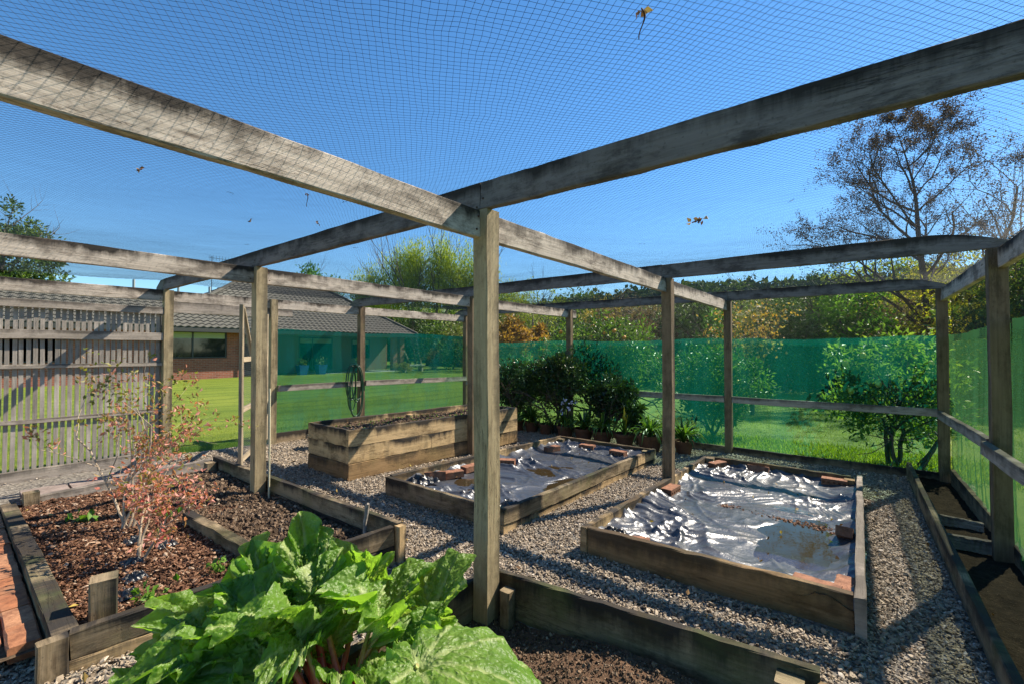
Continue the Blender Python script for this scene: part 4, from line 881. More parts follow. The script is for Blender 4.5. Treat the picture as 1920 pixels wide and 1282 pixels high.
def straps(mb, c, n, L, w, val=None, arch=1.0, rd=rng):
    for k in range(n):
        az = rd.uniform(0, 2*np.pi); t_ = np.linspace(0, 1, 8); l = L*rd.uniform(.6, 1.1); ar = rd.uniform(.3, 1.1)*arch
        hx = l*.55*t_*ar; hz_ = l*(t_*1.0-.75*ar*t_**2.2); ww = w*np.sin(np.pi*np.clip(t_*.9+.12, 0, 1))**.6; ww[-1] = .001
        cx_, sx_ = math.cos(az), math.sin(az)
        Lf = np.stack([c[0]+hx*cx_-ww*sx_, c[1]+hx*sx_+ww*cx_, c[2]+hz_], 1); Rt = np.stack([c[0]+hx*cx_+ww*sx_, c[1]+hx*sx_-ww*cx_, c[2]+hz_], 1); Md = np.stack([c[0]+hx*cx_, c[1]+hx*sx_, c[2]+hz_-w*.5], 1)
        V = np.concatenate([Lf, Md, Rt]); q = np.arange(7); F = np.concatenate([np.stack([q, q+1, q+9, q+8], 1), np.stack([q+8, q+9, q+17, q+16], 1)])
        mb.add(V, F, None, np.full(24, rd.uniform(0, 1) if val is None else val))
pots = [(-5.25, 6.9, .13, .2, 'round', 'terracotta pot with a small leafy plant, leftmost below the dark shrub'), (-4.95, 6.95, .14, .2, 'strap', 'terracotta pot of thin upright leaves, second along the far wall'), (-4.6, 6.9, .13, .2, 'round', 'terracotta pot with a low green plant left of the white flowers'),
        (-4.15, 6.85, .15, .22, 'iris', 'pot of strappy leaves with white iris flowers'), (-3.75, 6.8, .16, .22, 'strap', 'pot of broad arching green leaves right of the white flowers'), (-3.4, 6.8, .17, .22, 'strap', 'pot of arching strap leaves behind the middle bed'),
        (-3.0, 6.8, .16, .22, 'yellow', 'pot with yellowing upright leaf blades left of the second post'), (-2.55, 6.7, .19, .26, 'strap', 'large terracotta pot of low strap leaves between the two plastic covered beds'), (-2.1, 6.9, .14, .2, 'strap', 'pot of light green arching leaves behind the far corner of the right bed')]
for (a, b, r_, h_, kd, lb) in pots:
    z = gz(a, b); o = empty('potted_plant', (a, b, z), lb, 'potted plant', 'potted plants along the far wall'); pot(o, (a, b, z), r_, h_); mb = MB(); c = (a, b, z+h_*.8)
    if kd == 'round': P = np.array(c)+rng.normal(0, .09, (160, 3))*[1, 1, .8]+[0, 0, .1]; mb.leaves(P, .05, .5); 
    elif kd == 'yellow': straps(mb, c, 26, .45, .012); straps(mb, c, 8, .42, .018, None, .3)
    else: straps(mb, c, 90, .55, .016 if kd != 'iris' else .012, None, 1.3)
    mb.build('foliage', M['strap'], o)
    if kd == 'yellow': m2 = MB(); straps(m2, c, 7, .5, .02, .5, .25); m2.build('yellow_blades', simple('yellow_blade', (.62, .45, .03), .5, .3), o)
    if kd == 'iris':
        m2 = MB(); m3 = MB()
        for k in range(10):
            q = np.array([a+rng.uniform(-.14, .2), b+rng.uniform(-.1, .1), z+rng.uniform(.42, .72)]); m2.leaves(q+rng.normal(0, .006, (6, 3)), .042, .75); m3.tube([(a, b, z+.15), (a*.6+q[0]*.4, b*.6+q[1]*.4, z+.32), q], [.003, .003, .002], 4)
        m2.build('flowers', M['petal'], o); m3.build('stems', M['twig'], o)
# dark glossy shrubs against the far wall, inside
def shrub(name, x, y, w, d, h, n, mat, label, leaf=.07, seed=0, trunk=True, grp=None, cat='shrub', z0=None, lean=None, hol=.0, low=.1, val=None, parts=None):
    rd = np.random.default_rng(seed); z = gz(x, y) if z0 is None else z0; o = empty(name, (x, y, z), label, cat, grp); out = []; tips = []
    for k in range(5): grow((x+rd.normal(0, w*.06), y+rd.normal(0, d*.06), z), (rd.normal(0, .45)*w/h, rd.normal(0, .35), 1), h*.42, .016*h, 2, 5, 2, .7, .04, rd, out, tips, .18)
    segs(out, MB(), 5).build('stems', M['twig'], o)
    # clumps inside an uneven envelope
    nc = max(10, int(n/55)); C = []
    while len(C) < nc:
        u = rd.uniform(-1, 1, 3)
        rr = np.linalg.norm(u)
        if rr > 1 or rr < hol: continue
        C.append(u)
    C = np.array(C); ang = np.arctan2(C[:, 1], C[:, 0]); bump_ = 1+.22*np.sin(ang*3+seed)+.15*np.sin(ang*5+2*seed)
    C = C*np.stack([w/2*bump_, d/2*bump_, np.full(nc, h*(1-low)/2)], 1)*.92+[x, y, z+h*(1+low)/2]
    if lean is not None: C[:, 0] += (C[:, 2]-z)*lean
    sz_ = rd.uniform(.05, .13, nc)*max(.8, min(w, h)); k = rd.integers(0, nc, n); q = rd.normal(0, 1, (n, 3)); q /= np.linalg.norm(q, axis=1)[:, None]; P = C[k]+q*(sz_[k]*rd.uniform(.5, 1.15, n))[:, None]
    cv = rd.uniform(.15, .85, nc); v = np.clip(cv[k]+rd.normal(0, .18, n), 0, 1)
    MB().leaves(P, leaf, .42, val=v, tip=q*1.2+[0, 0, .35]).build('foliage', mat, o); return o, C, sz_, z
sg = 'dark glossy shrubs inside the far wall'
shrub('glossy_shrub', -5.55, 7.1, 1.35, .55, 1.35, 6500, M['dkleaf'], 'dark dense shrub in the far left corner behind the tall bed', .065, 3, grp=sg, low=.25)
shrub('glossy_shrub', -4.45, 7.1, 1.35, .55, 1.55, 7500, M['dkleaf'], 'tallest dark glossy shrub straddling the far middle post', .07, 4, grp=sg, low=.3)
shrub('glossy_shrub', -3.45, 7.1, 1.0, .5, 1.15, 3600, M['dkleaf'], 'dark shrub with upright leafy tips right of the tallest one', .08, 5, grp=sg, low=.35)
shrub('glossy_shrub', -2.9, 7.05, .55, .4, .75, 700, M['dkleaf'], 'small dark leafy plant at the right end of the shrub row', .10, 6, grp=sg, low=.3)
# outside: fruit trees against the cloth
def fruits(o, C, sz_, n, r, mat, name, zmin=-9, f=1.0):
    k = 0; rd = np.random.default_rng(int(C[0, 0]*100) % 999); cand = rd.permutation(len(C))
    for i in cand:
        if k >= n: break
        p = C[i]+np.array([0, -1, 0])*sz_[i]*1.0+rd.normal(0, .03, 3)
        if p[2] < zmin: continue
        if k == 0:
            mb = MB(); t_ = np.linspace(0, np.pi, 9); mb.lathe((0, 0, 0), np.stack([np.sin(t_)*r, -np.cos(t_)*r*f], 1), 12); base = mb.build(name, mat, None, smooth=True, off=(0, 0, 0)); q = base
        else: q = base.copy(); COL.objects.link(q)
        q.parent = o; q.location = Vector(p)-o.location; k += 1
o, C, s_, z = shrub('citrus_tree', -4.2, 8.55, 2.5, 1.6, 2.35, 11000, M['ctleaf'], 'orange tree heavy with ripe fruit behind the green cloth on the far wall', .085, 11, cat='tree', low=.25); fruits(o, C, s_, 26, .042, M['orange'], 'orange', 1.1)
o, C, s_, z = shrub('citrus_tree', -2.2, 8.9, 1.9, 1.3, 1.75, 7000, M['ctleaf'], 'leafy citrus bush behind the cloth between the middle and second far posts', .085, 12, cat='tree', low=.12); fruits(o, C, s_, 8, .035, M['lemon'], 'lemon', .8)
o, C, s_, z = shrub('citrus_tree', .42, 8.1, 1.75, .9, 1.95, 4200, M['lmleaf'], 'lemon tree with a few yellow fruit behind the cloth by the right corner', .09, 13, cat='tree', low=.12, hol=.45); fruits(o, C, s_, 7, .036, M['lemon'], 'lemon', .4, 1.25)
shrub('citrus_tree', -6.4, 8.9, 1.5, 1.2, 1.6, 2400, M['ctleaf'], 'green bush behind the cloth at the far left corner', .08, 14, cat='tree', low=.1)
# lush edge grass behind the cloth
M['grass'] = leafmat('grass_blade', [(0, (.09, .15, .010)), (.6, (.18, .245, .018)), (1, (.31, .35, .06))], .5, .4)
def grass(name, x0, x1, y0, y1, n, h0, h1, label, w=.12, clip=None):
    x = rng.uniform(x0, x1, n); y = rng.uniform(y0, y1, n)
    if clip: k = clip(x, y); x, y = x[k], y[k]
    P = np.stack([x, y, g(x, y)-.005], 1); mb = MB(); mb.leaves(P, rng.uniform(h0, h1, len(x)), w, jit=.28, tip=[0, 0, 1.]); tag(mb.build(name, M['grass']), label, 'grass', kind='stuff')
grass('grass', -2.6, 1.6, 7.5, 9.2, 16000, .03, .11, 'long lush grass and low leaves growing against the far wall')
grass('grass', -12.5, -7.42, -4, 9, 60000, .018, .038, 'short mown grass blades of the lawn near the gateway', .14)
grass('grass', -3.5, 6, 9.4, 16, 60000, .02, .05, 'short mown grass blades of the lawn beyond the far wall', .14)

# ------------------------------------------------------------------ the house
def at(px, d): l = (px-960)/830.2; return (-.616*d+.788*l*d, .788*d+.616*l*d)
hs_ = empty('brick_house', (-25.6, 8, 0), 'single storey red brick house with grey tiled hip roof across the lawn', 'house')
def bwall_mat():
    t = NT('house_brick'); P = t.n('NewGeometry').outputs['Position']; sp = t.n('SeparateXYZ', {0: P}); cb = t.n('CombineXYZ', {0: t.math('ADD', sp.outputs[0], sp.outputs[1]), 1: sp.outputs[2]})
    b = t.n('TexBrick', {'Vector': cb.outputs[0], 'Color1': (.30, .09, .05, 1), 'Color2': (.20, .06, .035, 1), 'Mortar': (.26, .20, .16, 1), 'Scale': 1., 'Mortar Size': .008, 'Brick Width': .24, 'Row Height': .086})
    n = t.noise(P, 3, 4); t.set(Base_Color=t.mix(t.mapr(n, .4, .7, 0, .3), b.outputs[0], (.36, .15, .09)), Roughness=.9, Normal=t.bump(b.outputs['Fac'], -.4, .01)); return t.m
M['hbrick'] = bwall_mat(); M['pale'] = simple('pale_render', (.45, .42, .36), .8, .2); M['shadewall'] = simple('shade_toned_render', (.20, .16, .12), .8, .2); M['glass'] = simple('window_glass', (.015, .02, .02), .04, .8); M['alu'] = simple('dark_aluminium', (.03, .035, .035), .4, .5)  # verandah wall render is darkened, the recess shade put into its colour
M['blind'] = simple('roller_blind', (.32, .40, .30), .8, .1); M['concrete'] = simple('concrete', (.36, .35, .33), .9, .2, 0, 6, .2)
mb = MB(); X0 = -25.
mb.box((X0-8, -7, -.3), (X0, 6.3, 2.5)); mb.box((X0-8, 8.7, -.3), (X0, 9.5, 2.5)); mb.box((X0-8, 6.301, -.3), (X0-.002, 8.699, .98)); mb.box((X0-8, 6.301, 2.28), (X0-.002, 8.699, 2.5)); mb.box((X0-8, 9.501, -.3), (X0-2.2, 19.9, 2.5)); mb.build('wall', M['hbrick'], hs_)
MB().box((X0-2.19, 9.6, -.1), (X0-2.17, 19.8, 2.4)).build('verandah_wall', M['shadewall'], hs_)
for y_ in (19.0, 19.6): MB().box((X0-.6, y_, -.3), (X0-.25, y_+.33, 2.35)).build('pillar', M['hbrick'], hs_)
def window(y0, y1, z0, z1, x, n=2):
    w = MB(); f = .05; w.box((x-.06, y0, z0), (x+.03, y0+f, z1)); w.box((x-.06, y1-f, z0), (x+.03, y1, z1)); w.box((x-.06, y0+f, z0), (x+.03, y1-f, z0+f)); w.box((x-.06, y0+f, z1-f), (x+.03, y1-f, z1))
    for k in range(1, n): c = y0+(y1-y0)*k/n-(.25 if n == 2 else 0); w.box((x-.055, c-.03, z0+f), (x+.028, c+.03, z1-f))
    wo = w.build('window', M['alu'], hs_); MB().box((x-.05, y0+f, z0+f), (x-.02, y1-f, z1-f)).build('pane', M['glass'], wo); MB().box((x-.018, y0+f+.02, z1-.34), (x-.008, y1-f-.02, z1-f-.01)).build('blind', M['blind'], wo)
window(6.32, 8.68, 1.0, 2.27, X0-.03)
window(10.3, 11.6, .2, 2.1, X0-2.15, 1); window(13.4, 15.6, .1, 2.15, X0-2.15); window(17, 18.4, .8, 2.1, X0-2.15, 1); window(.2, 2.8, .9, 2.2, X0+.02)
MB().box((X0-2.1, 9.52, -.25), (X0+.6, 20.5, -.02)).build('terrace', M['concrete'], hs_)
def tile_mat():
    t = NT('roof_tile'); n = t.noise(t.obj(), 2.2, 4); v = t.noise(t.obj(), 9, 3, .6)
    t.set(Base_Color=t.mix(t.mapr(n, .3, .7, 0, .6), t.mix(t.mapr(v, .35, .65), (.05, .048, .042), (.09, .087, .075)), (.08, .08, .065)), Roughness=.8, Specular_IOR_Level=.3); return t.m
M['tile'] = tile_mat()
# front slope: eave x=-24.4,z=2.38 up to ridge x=-30.6,z=5.0 ; hip at the right end
def slope(mb, E0, E1, R0, R1, up, ncourse=19, col=.3):
    E0, E1, R0, R1 = map(lambda q: np.array(q, float), (E0, E1, R0, R1)); L = np.linalg.norm(E1-E0); nc = int(L/col)*6; N = np.cross(E1-E0, R0-E0); N /= np.linalg.norm(N); N = N if N[2] > 0 else -N
    for c in range(ncourse):
        rows = []
        for t_, lift in ((c/ncourse, .045), ((c+1.04)/ncourse, .012)):
            A = E0+(R0-E0)*t_; B = E1+(R1-E1)*t_; ll = np.linalg.norm(B-A); s_ = np.linspace(0, 1, max(3, int(ll/L*nc)+1)); s_ = np.linspace(0, 1, nc+1)
            P = A+(B-A)*s_[:, None]; ph = (P-E0)@((E1-E0)/L)/col*2*np.pi; rows.append(P+N*(lift+.028*np.sin(ph))[:, None])
        low = rows[0]-N*.05; V = np.stack([low, rows[0], rows[1]]); j, i = np.meshgrid(np.arange(2), np.arange(nc), indexing='ij'); q = (j*(nc+1)+i).ravel()
        mb.add(V.reshape(-1, 3), np.stack([q, q+1, q+nc+2, q+nc+1], 1))
mb = MB(); ye, yr = 20.3, 16.3
slope(mb, (-24.3, 5.6, 2.42), (-24.3, ye, 2.42), (-29, 10.6, 5.4), (-29, yr, 5.4), 1)
slope(mb, (-33.7, 5.6, 2.42), (-24.3, 5.6, 2.42), (-29, 10.6, 5.4), (-29, 10.6, 5.4), 1)
slope(mb, (-24.3, -9, 2.42), (-24.3, 6.4, 2.42), (-27.2, -9, 4.1), (-27.2, 7.4, 4.1), 1, 10)
slope(mb, (-24.3, ye, 2.42), (-33.7, ye, 2.42), (-29, yr, 5.4), (-29, yr, 5.4), 1)
slope(mb, (-33.7, 5.6, 2.42), (-33.7, ye, 2.42), (-29, 10.6, 5.4), (-29, yr, 5.4), 1)
slope(mb, (-30.1, -9, 2.42), (-30.1, 6.4, 2.42), (-27.2, -9, 4.1), (-27.2, 7.4, 4.1), 1, 10)
rf = mb.build('roof', M['tile'], hs_)
m2 = MB(); m2.tube([(-24.3, ye, 2.47), (-29, yr, 5.47)], .1, 8); m2.tube([(-29, yr, 5.47), (-29, 10.6, 5.47)], .1, 8); m2.tube([(-29, 10.6, 5.47), (-24.3, 5.6, 2.47)], .1, 8); m2.tube([(-27.2, -9, 4.14), (-27.2, 7.4, 4.14)], .1, 8); m2.build('ridge_tiles', M['tile'], rf)
MB().tube([(X0+.08, 9.3, 2.3), (X0+.08, 9.3, -.1)], .04, 8).build('downpipe', M['alu'], hs_)
MB().box((-24.42, -8, 2.22), (-24.3, ye+.1, 2.42)).build('gutter', simple('gutter', (.05, .05, .045), .5, .4), hs_)
MB().box((-33, -7.9, 2.26), (-24.43, ye, 2.30)).build('soffit', simple('soffit', (.50, .33, .22), .8, .2), hs_)
m3 = MB(); m3.tube([(-30, 9.6, 4.4), (-30, 9.6, 6.9)], .02, 6); m3.tube([(-30, 9.4, 6.8), (-30, 10.9, 6.8)], .012, 5)
for y_ in np.linspace(9.5, 10.8, 9): m3.tube([(-30, y_, 6.65), (-30, y_, 6.95)], .009, 4)
m3.build('aerial', M['alu'], rf)
for (a, b) in ((5.6, .5), (7.4, .35), (8.8, .5)): MB().tube([(-27.8, a, 3.6), (-27.8, a, 4.3+b)], .06, 8).build('vent_pipe', simple('vent', (.30, .34, .33), .4, .4), rf)
MB().tube([(-26.5, 8.9, 3.3), (-26.5, 8.9, 3.75), (-26.5, 9.15, 3.75)], .09, 8).build('vent_pipe', simple('vent2', (.30, .34, .33), .4, .4), rf)
# nearer things on the house side
M['bluepot'] = simple('blue_glaze', (.01, .09, .32), .2, .6); M['teal'] = simple('teal_glaze', (.02, .12, .12), .25, .6)
for k, (y_, lb, mt) in enumerate(((12.3, 'square blue glazed pot on the terrace, left one of the blue pair', 'bluepot'), (13.4, 'square blue glazed pot on the terrace, right one of the blue pair', 'bluepot'), (15.9, 'dark teal glazed pot with a small plant on the terrace', 'teal'))):
    x_ = -24.55; z = -.02; o = empty('planter', (x_, y_, z), lb, 'planter', 'glazed pots along the terrace'); w = .27
    mb = MB(); V = [[x_+a*w*s, y_+b*w*s, z+h] for (s, h) in ((.68, 0), (1, .55), (.86, .55), (.84, .48)) for a, b in ((-1, -1), (1, -1), (1, 1), (-1, 1))]
    F = [[i*4+k2, i*4+(k2+1) % 4, (i+1)*4+(k2+1) % 4, (i+1)*4+k2] for i in range(3) for k2 in range(4)]+[[12, 13, 14, 15]]; mb.add(V, F); mb.build('pot', M[mt], o)
    MB().leaves(np.array([x_, y_, z+.7])+rng.normal(0, .13, (80, 3)), .14, .3, tip=[0, 0, 1]).build('foliage', M['strap'], o)
o = empty('garden_bench', (-23, 18.9, -.05), 'pale low garden bench beside the golden plants by the terrace', 'bench')
MB().box((-23.2, 17.9, .35), (-22.7, 19.6, .42)).build('seat', M['pale'], o)
for y_ in (18.0, 19.4): MB().box((-23.15, y_, -.2), (-22.75, y_+.12, .349)).build('leg', M['pale'], o)
M['gold'] = leafmat('golden_foliage', [(0, (.18, .13, .04)), (.5, (.34, .27, .09)), (1, (.45, .36, .14))], .6, .3); M['green2'] = leafmat('mid_green_foliage', [(0, (.035, .07, .02)), (.5, (.09, .15, .035)), (1, (.20, .28, .06))], .5, .3)
M['rust'] = leafmat('orange_foliage', [(0, (.12, .07, .03)), (.5, (.34, .19, .05)), (1, (.52, .33, .08))], .5, .35)
shrub('golden_shrub', -22.3, 17.6, 1.8, 1.2, .75, 1500, M['gold'], 'low golden shrub left of the garden bench', .09, 21, z0=-.1)
shrub('golden_shrub', -19.5, 21.5, 2.6, 1.5, .95, 1800, M['gold'], 'wide golden shrub at the right behind the green cloth near the far corner', .1, 22, z0=-.15)
shrub('rust_shrub', -24, 21.6, 1.9, 1.6, 1.6, 1400, M['rust'], 'rusty orange shrub beside the end of the house', .1, 23, z0=-.1)
shrub('green_shrub', -18, 23.5, 3.0, 2.2, 3.0, 3000, M['green2'], 'bushy green tree standing behind the cloth left of the far corner post', .14, 24, z0=-.1)
gw = MB().box((-30, 26, -.3), (-16, 26.3, .5)); tag(gw.build('garden_wall', simple('dark_stone', (.10, .09, .08), .9, .2, 0, 3, .4)), 'low dark garden wall behind the shrubs right of the house', 'wall')
bgf = MB()
for k in range(26): bgf.plank((-34+k*1.0, 34, -.3), (-34+k*1.0+.96, 34, -.3), .05, 3.9, N=2)
tag(MB().box((-40, 34, -.3), (-13, 34.2, 3.0)).build('boundary_hedge_wall', simple('shaded_bank', (.05, .055, .03), .95, .1, 0, 1.5, .5, .6, .1)), 'dark tall fence far behind the house end', 'fence')

# ------------------------------------------------------------------ trees
def tree(name, x, y, h, w, label, mats, n, leaf, seed, cb=.25, cat='tree', grp=None, tr=.02, z0=None, dens=55, shape='round', vcen=.5, trunk='bark1', tipdir=None, blob=.11, wr=.42):
    rd = np.random.default_rng(seed); z = gz(x, y) if z0 is None else z0; o = empty(name, (x, y, z), label, cat, grp); out = []; tips = []
    grow((x, y, z-.1), (rd.normal(0, .05), rd.normal(0, .05), 1), h*.85, tr*h, 2, 7, 2, .75, .05, rd, out, tips, .08, .25, (.3, .5))
    segs(out, MB(), 6).build('trunk', M[trunk], o)
    nc = max(12, n//dens); C = []
    while len(C) < nc:
        u = rd.uniform(-1, 1, 3)
        if shape == 'cone' and math.hypot(u[0], u[1]) > .95*(1-(u[2]+1)/2)**.75+.05: continue
        if shape == 'round' and np.linalg.norm(u) > 1: continue
        if np.linalg.norm(u[:2])+abs(u[2]) < .35: continue
        C.append(u)
    C = np.array(C); an = np.arctan2(C[:, 1], C[:, 0]); bu = 1+.18*np.sin(an*3+seed)+.14*np.sin(an*4+C[:, 2]*3+2*seed)
    C = C*np.stack([w/2*bu, w/2*bu, np.full(nc, h*(1-cb)/2)*(1+.12*np.sin(an*2+seed))], 1)*.93+[x, y, z+h*(1+cb)/2]
    sz_ = rd.uniform(.6, 1.5, nc)*blob*w; k = rd.integers(0, nc, n); q = rd.normal(0, 1, (n, 3)); q /= np.linalg.norm(q, axis=1)[:, None]
    P = C[k]+q*(sz_[k]*rd.uniform(.35, 1.15, n))[:, None]*[1, 1, .8]; v = np.clip(vcen+rd.normal(0, .2, nc)[k]+rd.normal(0, .15, n), 0, 1)
    MB().leaves(P, leaf, wr, val=v, tip=(q+[0, 0, .3]) if tipdir is None else (q*.3+tipdir)).build('crown', mats, o); return o
M['willow'] = leafmat('willow_leaf', [(0, (.17, .23, .03)), (.5, (.30, .37, .05)), (1, (.45, .50, .09))], .5, .4)
M['pine'] = leafmat('dark_conifer', [(0, (.02, .045, .015)), (.5, (.05, .10, .03)), (1, (.11, .19, .05))], .6, .15); M['olive'] = leafmat('olive_foliage', [(0, (.08, .085, .035)), (.5, (.17, .17, .06)), (1, (.30, .28, .10))], .5, .3)
M['fern'] = leafmat('bright_green_foliage', [(0, (.03, .09, .015)), (.5, (.07, .18, .025)), (1, (.16, .30, .05))], .5, .35); M['brown'] = leafmat('brown_twiggy', [(0, (.08, .06, .04)), (.5, (.16, .12, .08)), (1, (.28, .20, .12))], .7, .2)
M['yellow'] = leafmat('yellow_green_leaf', [(0, (.16, .17, .02)), (.5, (.30, .30, .03)), (1, (.45, .40, .06))], .5, .4)
# willow: three merging upright crowns of one tree
wx, wy = at(800, 42)
wt = empty('willow_tree', (wx, wy, -.2), 'tall pale green willow tree rising behind the roof ridge, left of the front post', 'tree'); rd = np.random.default_rng(77); out = []; tips = []
for dx in (-4, -1.5, 1, 3.5, 5): grow((wx+dx*.3, wy+dx*.25, -.2), (dx*.12, dx*.09, 1), 9.5, .2, 2, 8, 2, .4, .08, rd, out, tips, .08, .3, (.35, .6))
segs(out, MB(), 5).build('trunk', M['bark1'], wt)
nc = 640; C = []
lob = [(9.0, 4.4, 1.6, 2.0), (-5.9, 6.0, 1.6, 2.6), (-3.6, 7.0, 1.9, 3.2), (-1.8, 8.3, 1.7, 3.6), (-.2, 7.6, 1.9, 3.6), (1.7, 8.7, 1.6, 3.6), (3.4, 7.6, 1.7, 3.8), (5.3, 7.0, 1.6, 3.2), (7.2, 5.4, 1.6, 2.4)]
while len(C) < nc:
    L_ = lob[rd.integers(0, len(lob))]; u = rd.normal(0, .5, 3)
    if np.linalg.norm(u) > 1.05: continue
    C.append([wx+(L_[0]+u[0]*L_[2])*.788+u[1]*1.6*-.616, wy+(L_[0]+u[0]*L_[2])*.616+u[1]*1.6*.788, L_[1]+u[2]*L_[3]-.2, L_[0]])
C = np.array(C); n = 52000; k = rd.integers(0, nc, n); P = C[k, :3]+rd.normal(0, 1, (n, 3))*[.36, .36, .62]; cv = rd.uniform(.1, .9, nc); v = np.clip(cv[k]+rd.normal(0, .12, n), 0, 1)
MB().leaves(P, .36, .16, val=v, tip=[0, 0, 1.2], jit=.5).build('crown', M['willow'], wt)
a, b = at(1010, 40); tree('bare_tree', a, b, 7.6, 5, 'thin bare twiggy tree just right of the front post', M['willow'], 1500, .25, 31, .3)
a, b = at(590, 46); tree('young_tree', a, b, 10.0, 6, 'bright green treetop showing above the house ridge', M['fern'], 3500, .35, 32, .3)
a, b = at(15, 29); tree('broadleaf_tree', a, b, 11.0, 5.4, 'dark green broadleaf tree behind the roof at the left edge', M['green2'], 11000, .26, 33, .22, vcen=.45)
a, b = at(-70, 27); tree('broadleaf_tree', a, b, 8.4, 5.0, 'partly cut off dark tree at the far left behind the roof', M['green2'], 5000, .24, 34, .2, vcen=.35)
bgl = [ # px, depth, height, width, material, kind, label, shape
 (905, 30, 4.6, 5, 'olive', 'round', 'olive shrubby tree behind the front post'), (955, 24, 3.3, 2.2, 'rust', 'round', 'orange leaved tree just right of the front post'), (1003, 25, 2.9, 1.5, 'rust', 'round', 'smaller orange leaved tree right of the first'),
 (985, 36, 6.0, 6, 'olive', 'round', 'olive green tree above the orange ones'), (1090, 34, 6.2, 6.5, 'green2', 'round', 'dull green tree behind the orange fruit tree'), (1165, 24, 4.6, 4, 'brown', 'round', 'brown twiggy tree left of the second post'),
 (1225, 22, 4.0, 3.2, 'brown', 'round', 'bare brownish thicket behind the second post'), (1300, 21, 4.3, 3.6, 'pine', 'round', 'dark green conifer right of the second post'), (1340, 19, 3.6, 2.6, 'fern', 'cone', 'feathery bright green bush between second and third post'),
 (1260, 34, 6.6, 5, 'green2', 'round', 'tall dull tree in the hedge row behind the conifer'), (1420, 26, 4.6, 4.5, 'olive', 'round', 'olive tree behind the yellow leaved tree'), (1475, 17, 3.6, 3.0, 'pine', 'round', 'dark bushy conifer right of the yellow leaved tree'), (1540, 19, 4.8, 4.2, 'pine', 'round', 'broad dark green conifer in the hedge row'),
 (1600, 16, 4.0, 3.0, 'fern', 'round', 'bright green bush left of the big bare tree'), (1640, 22, 6.6, 5, 'willow', 'round', 'pale yellow green tree behind the big bare tree'), (1700, 15.5, 3.8, 3.4, 'brown', 'round', 'brown twiggy shrub below the big bare tree'), (1780, 18, 5.8, 4.5, 'yellow', 'round', 'yellow green tree right of the big bare tree'),
 (1860, 14, 4.6, 3.4, 'yellow', 'round', 'yellow green tree seen through the right wall net'), (1930, 12, 4.4, 3.2, 'green2', 'round', 'green tree beyond the right wall at the picture edge'), (1375, 38, 8.0, 6, 'green2', 'round', 'tall tree on the skyline above the third post'), (2030, 12, 5, 4, 'olive', 'round', 'olive tree beyond the right wall outside the edge'),
 (1750, 24, 7.0, 5.5, 'olive', 'round', 'olive tree far behind the big bare trunk'), (1530, 30, 7.0, 5.5, 'green2', 'round', 'tall green tree behind the dark conifers'), (1130, 27, 4.6, 3.5, 'gold', 'round', 'golden brown bush behind the orange fruit tree'),
 (850, 33, 4.2, 4, 'green2', 'round', 'dark green bush between the far left posts'), (780, 36, 5.0, 5, 'pine', 'round', 'dark evergreen behind the end of the house roof')]
for q, (px, d, h, w, mt, shp, lb) in enumerate(bgl):
    a, b = at(px, d); tree('hedge_tree' if h < 5 else 'background_tree', a, b, h, w, lb, M[mt], int(3200 if d > 25 else 4800), .17 if d < 20 else .24, 200+q, .02, grp='trees and bushes beyond the lawn', shape=shp, vcen=.5, wr=.2 if mt in ('brown', 'olive') else .4, blob=.13)
gx, gy = np.meshgrid(np.linspace(-60, 60, 120), np.linspace(17, 62, 50))
rr_ = gy+.12*gx+fbm(gx*.2, gy*.2, 2, 401)*1.5
tag(MB().grid(gx, gy, np.where((rr_ > 19.5) & (gx > -15.5), g(gx, gy)+.05+fbm(gx*.4, gy*.4, 2, 402)*.03, -1.)).build('woodland_floor', soil_mat('leaf_litter_ground', (.03, .028, .012), (.06, .05, .02), (.10, .085, .035)), smooth=True), kind='structure')
n = 2600; x = rng.uniform(-18, 16, n); y = rng.uniform(16.5, 34, n); q_ = y+.12*x+fbm(x*.2, y*.2, 2, 401)*1.5; k = (q_ > 19.2) & (x > -15.5+(y-17)*-.3); x, y = x[k], y[k]; m = 34
cl_ = rng.normal(0, 1, (len(x), m, 3)); cl_ /= np.linalg.norm(cl_, axis=2)[..., None]; hb = rng.uniform(.5, 1.5, len(x)); P = np.stack([x, y, g(x, y)+hb*.5], 1)[:, None]+cl_*np.stack([hb*.6, hb*.6, hb*.6], 1)[:, None]
tag(MB().leaves(P.reshape(-1, 3), .22, .5, val=np.clip(np.repeat(rng.uniform(.0, .7, len(x)), m), 0, 1)).build('undergrowth', leafmat('undergrowth_leaf', [(0, (.015, .03, .010)), (.5, (.045, .06, .018)), (1, (.11, .12, .035))], .6, .2)), 'dark undergrowth of low bushes along the far edge of the lawn', 'undergrowth', kind='stuff')
# persimmon with golden leaves
a, b = at(1409, 11.2); o = empty('persimmon_tree', (a, b, gz(a, b)), 'small vase shaped tree with yellow orange autumn leaves on the lawn', 'tree'); rd = np.random.default_rng(5); out = []; tips = []
z = gz(a, b); out.append((np.array([a, b, z-.05]), np.array([a, b, z+.5]), .06, .05))
for k in range(7): th = k/7*6.28; grow((a, b, z+.48), (math.cos(th)*.42, math.sin(th)*.42, 1), 1.35, .03, 2, 6, 1, .5, .03, rd, out, tips, .1, .4)
segs(out, MB(), 6).build('trunk', M['bark1'], o); T_ = np.array(tips); T_ = T_[T_[:, 2] > z+.9]; n = 800; P = T_[rd.integers(0, len(T_), n)]+rd.normal(0, .06, (n, 3)); MB().leaves(P, .085, .55, tip=[0, 0, -.4]).build('crown', leafmat('autumn_leaf', [(0, (.24, .12, .03)), (.5, (.42, .25, .06)), (1, (.58, .42, .12))], .5, .35), o)
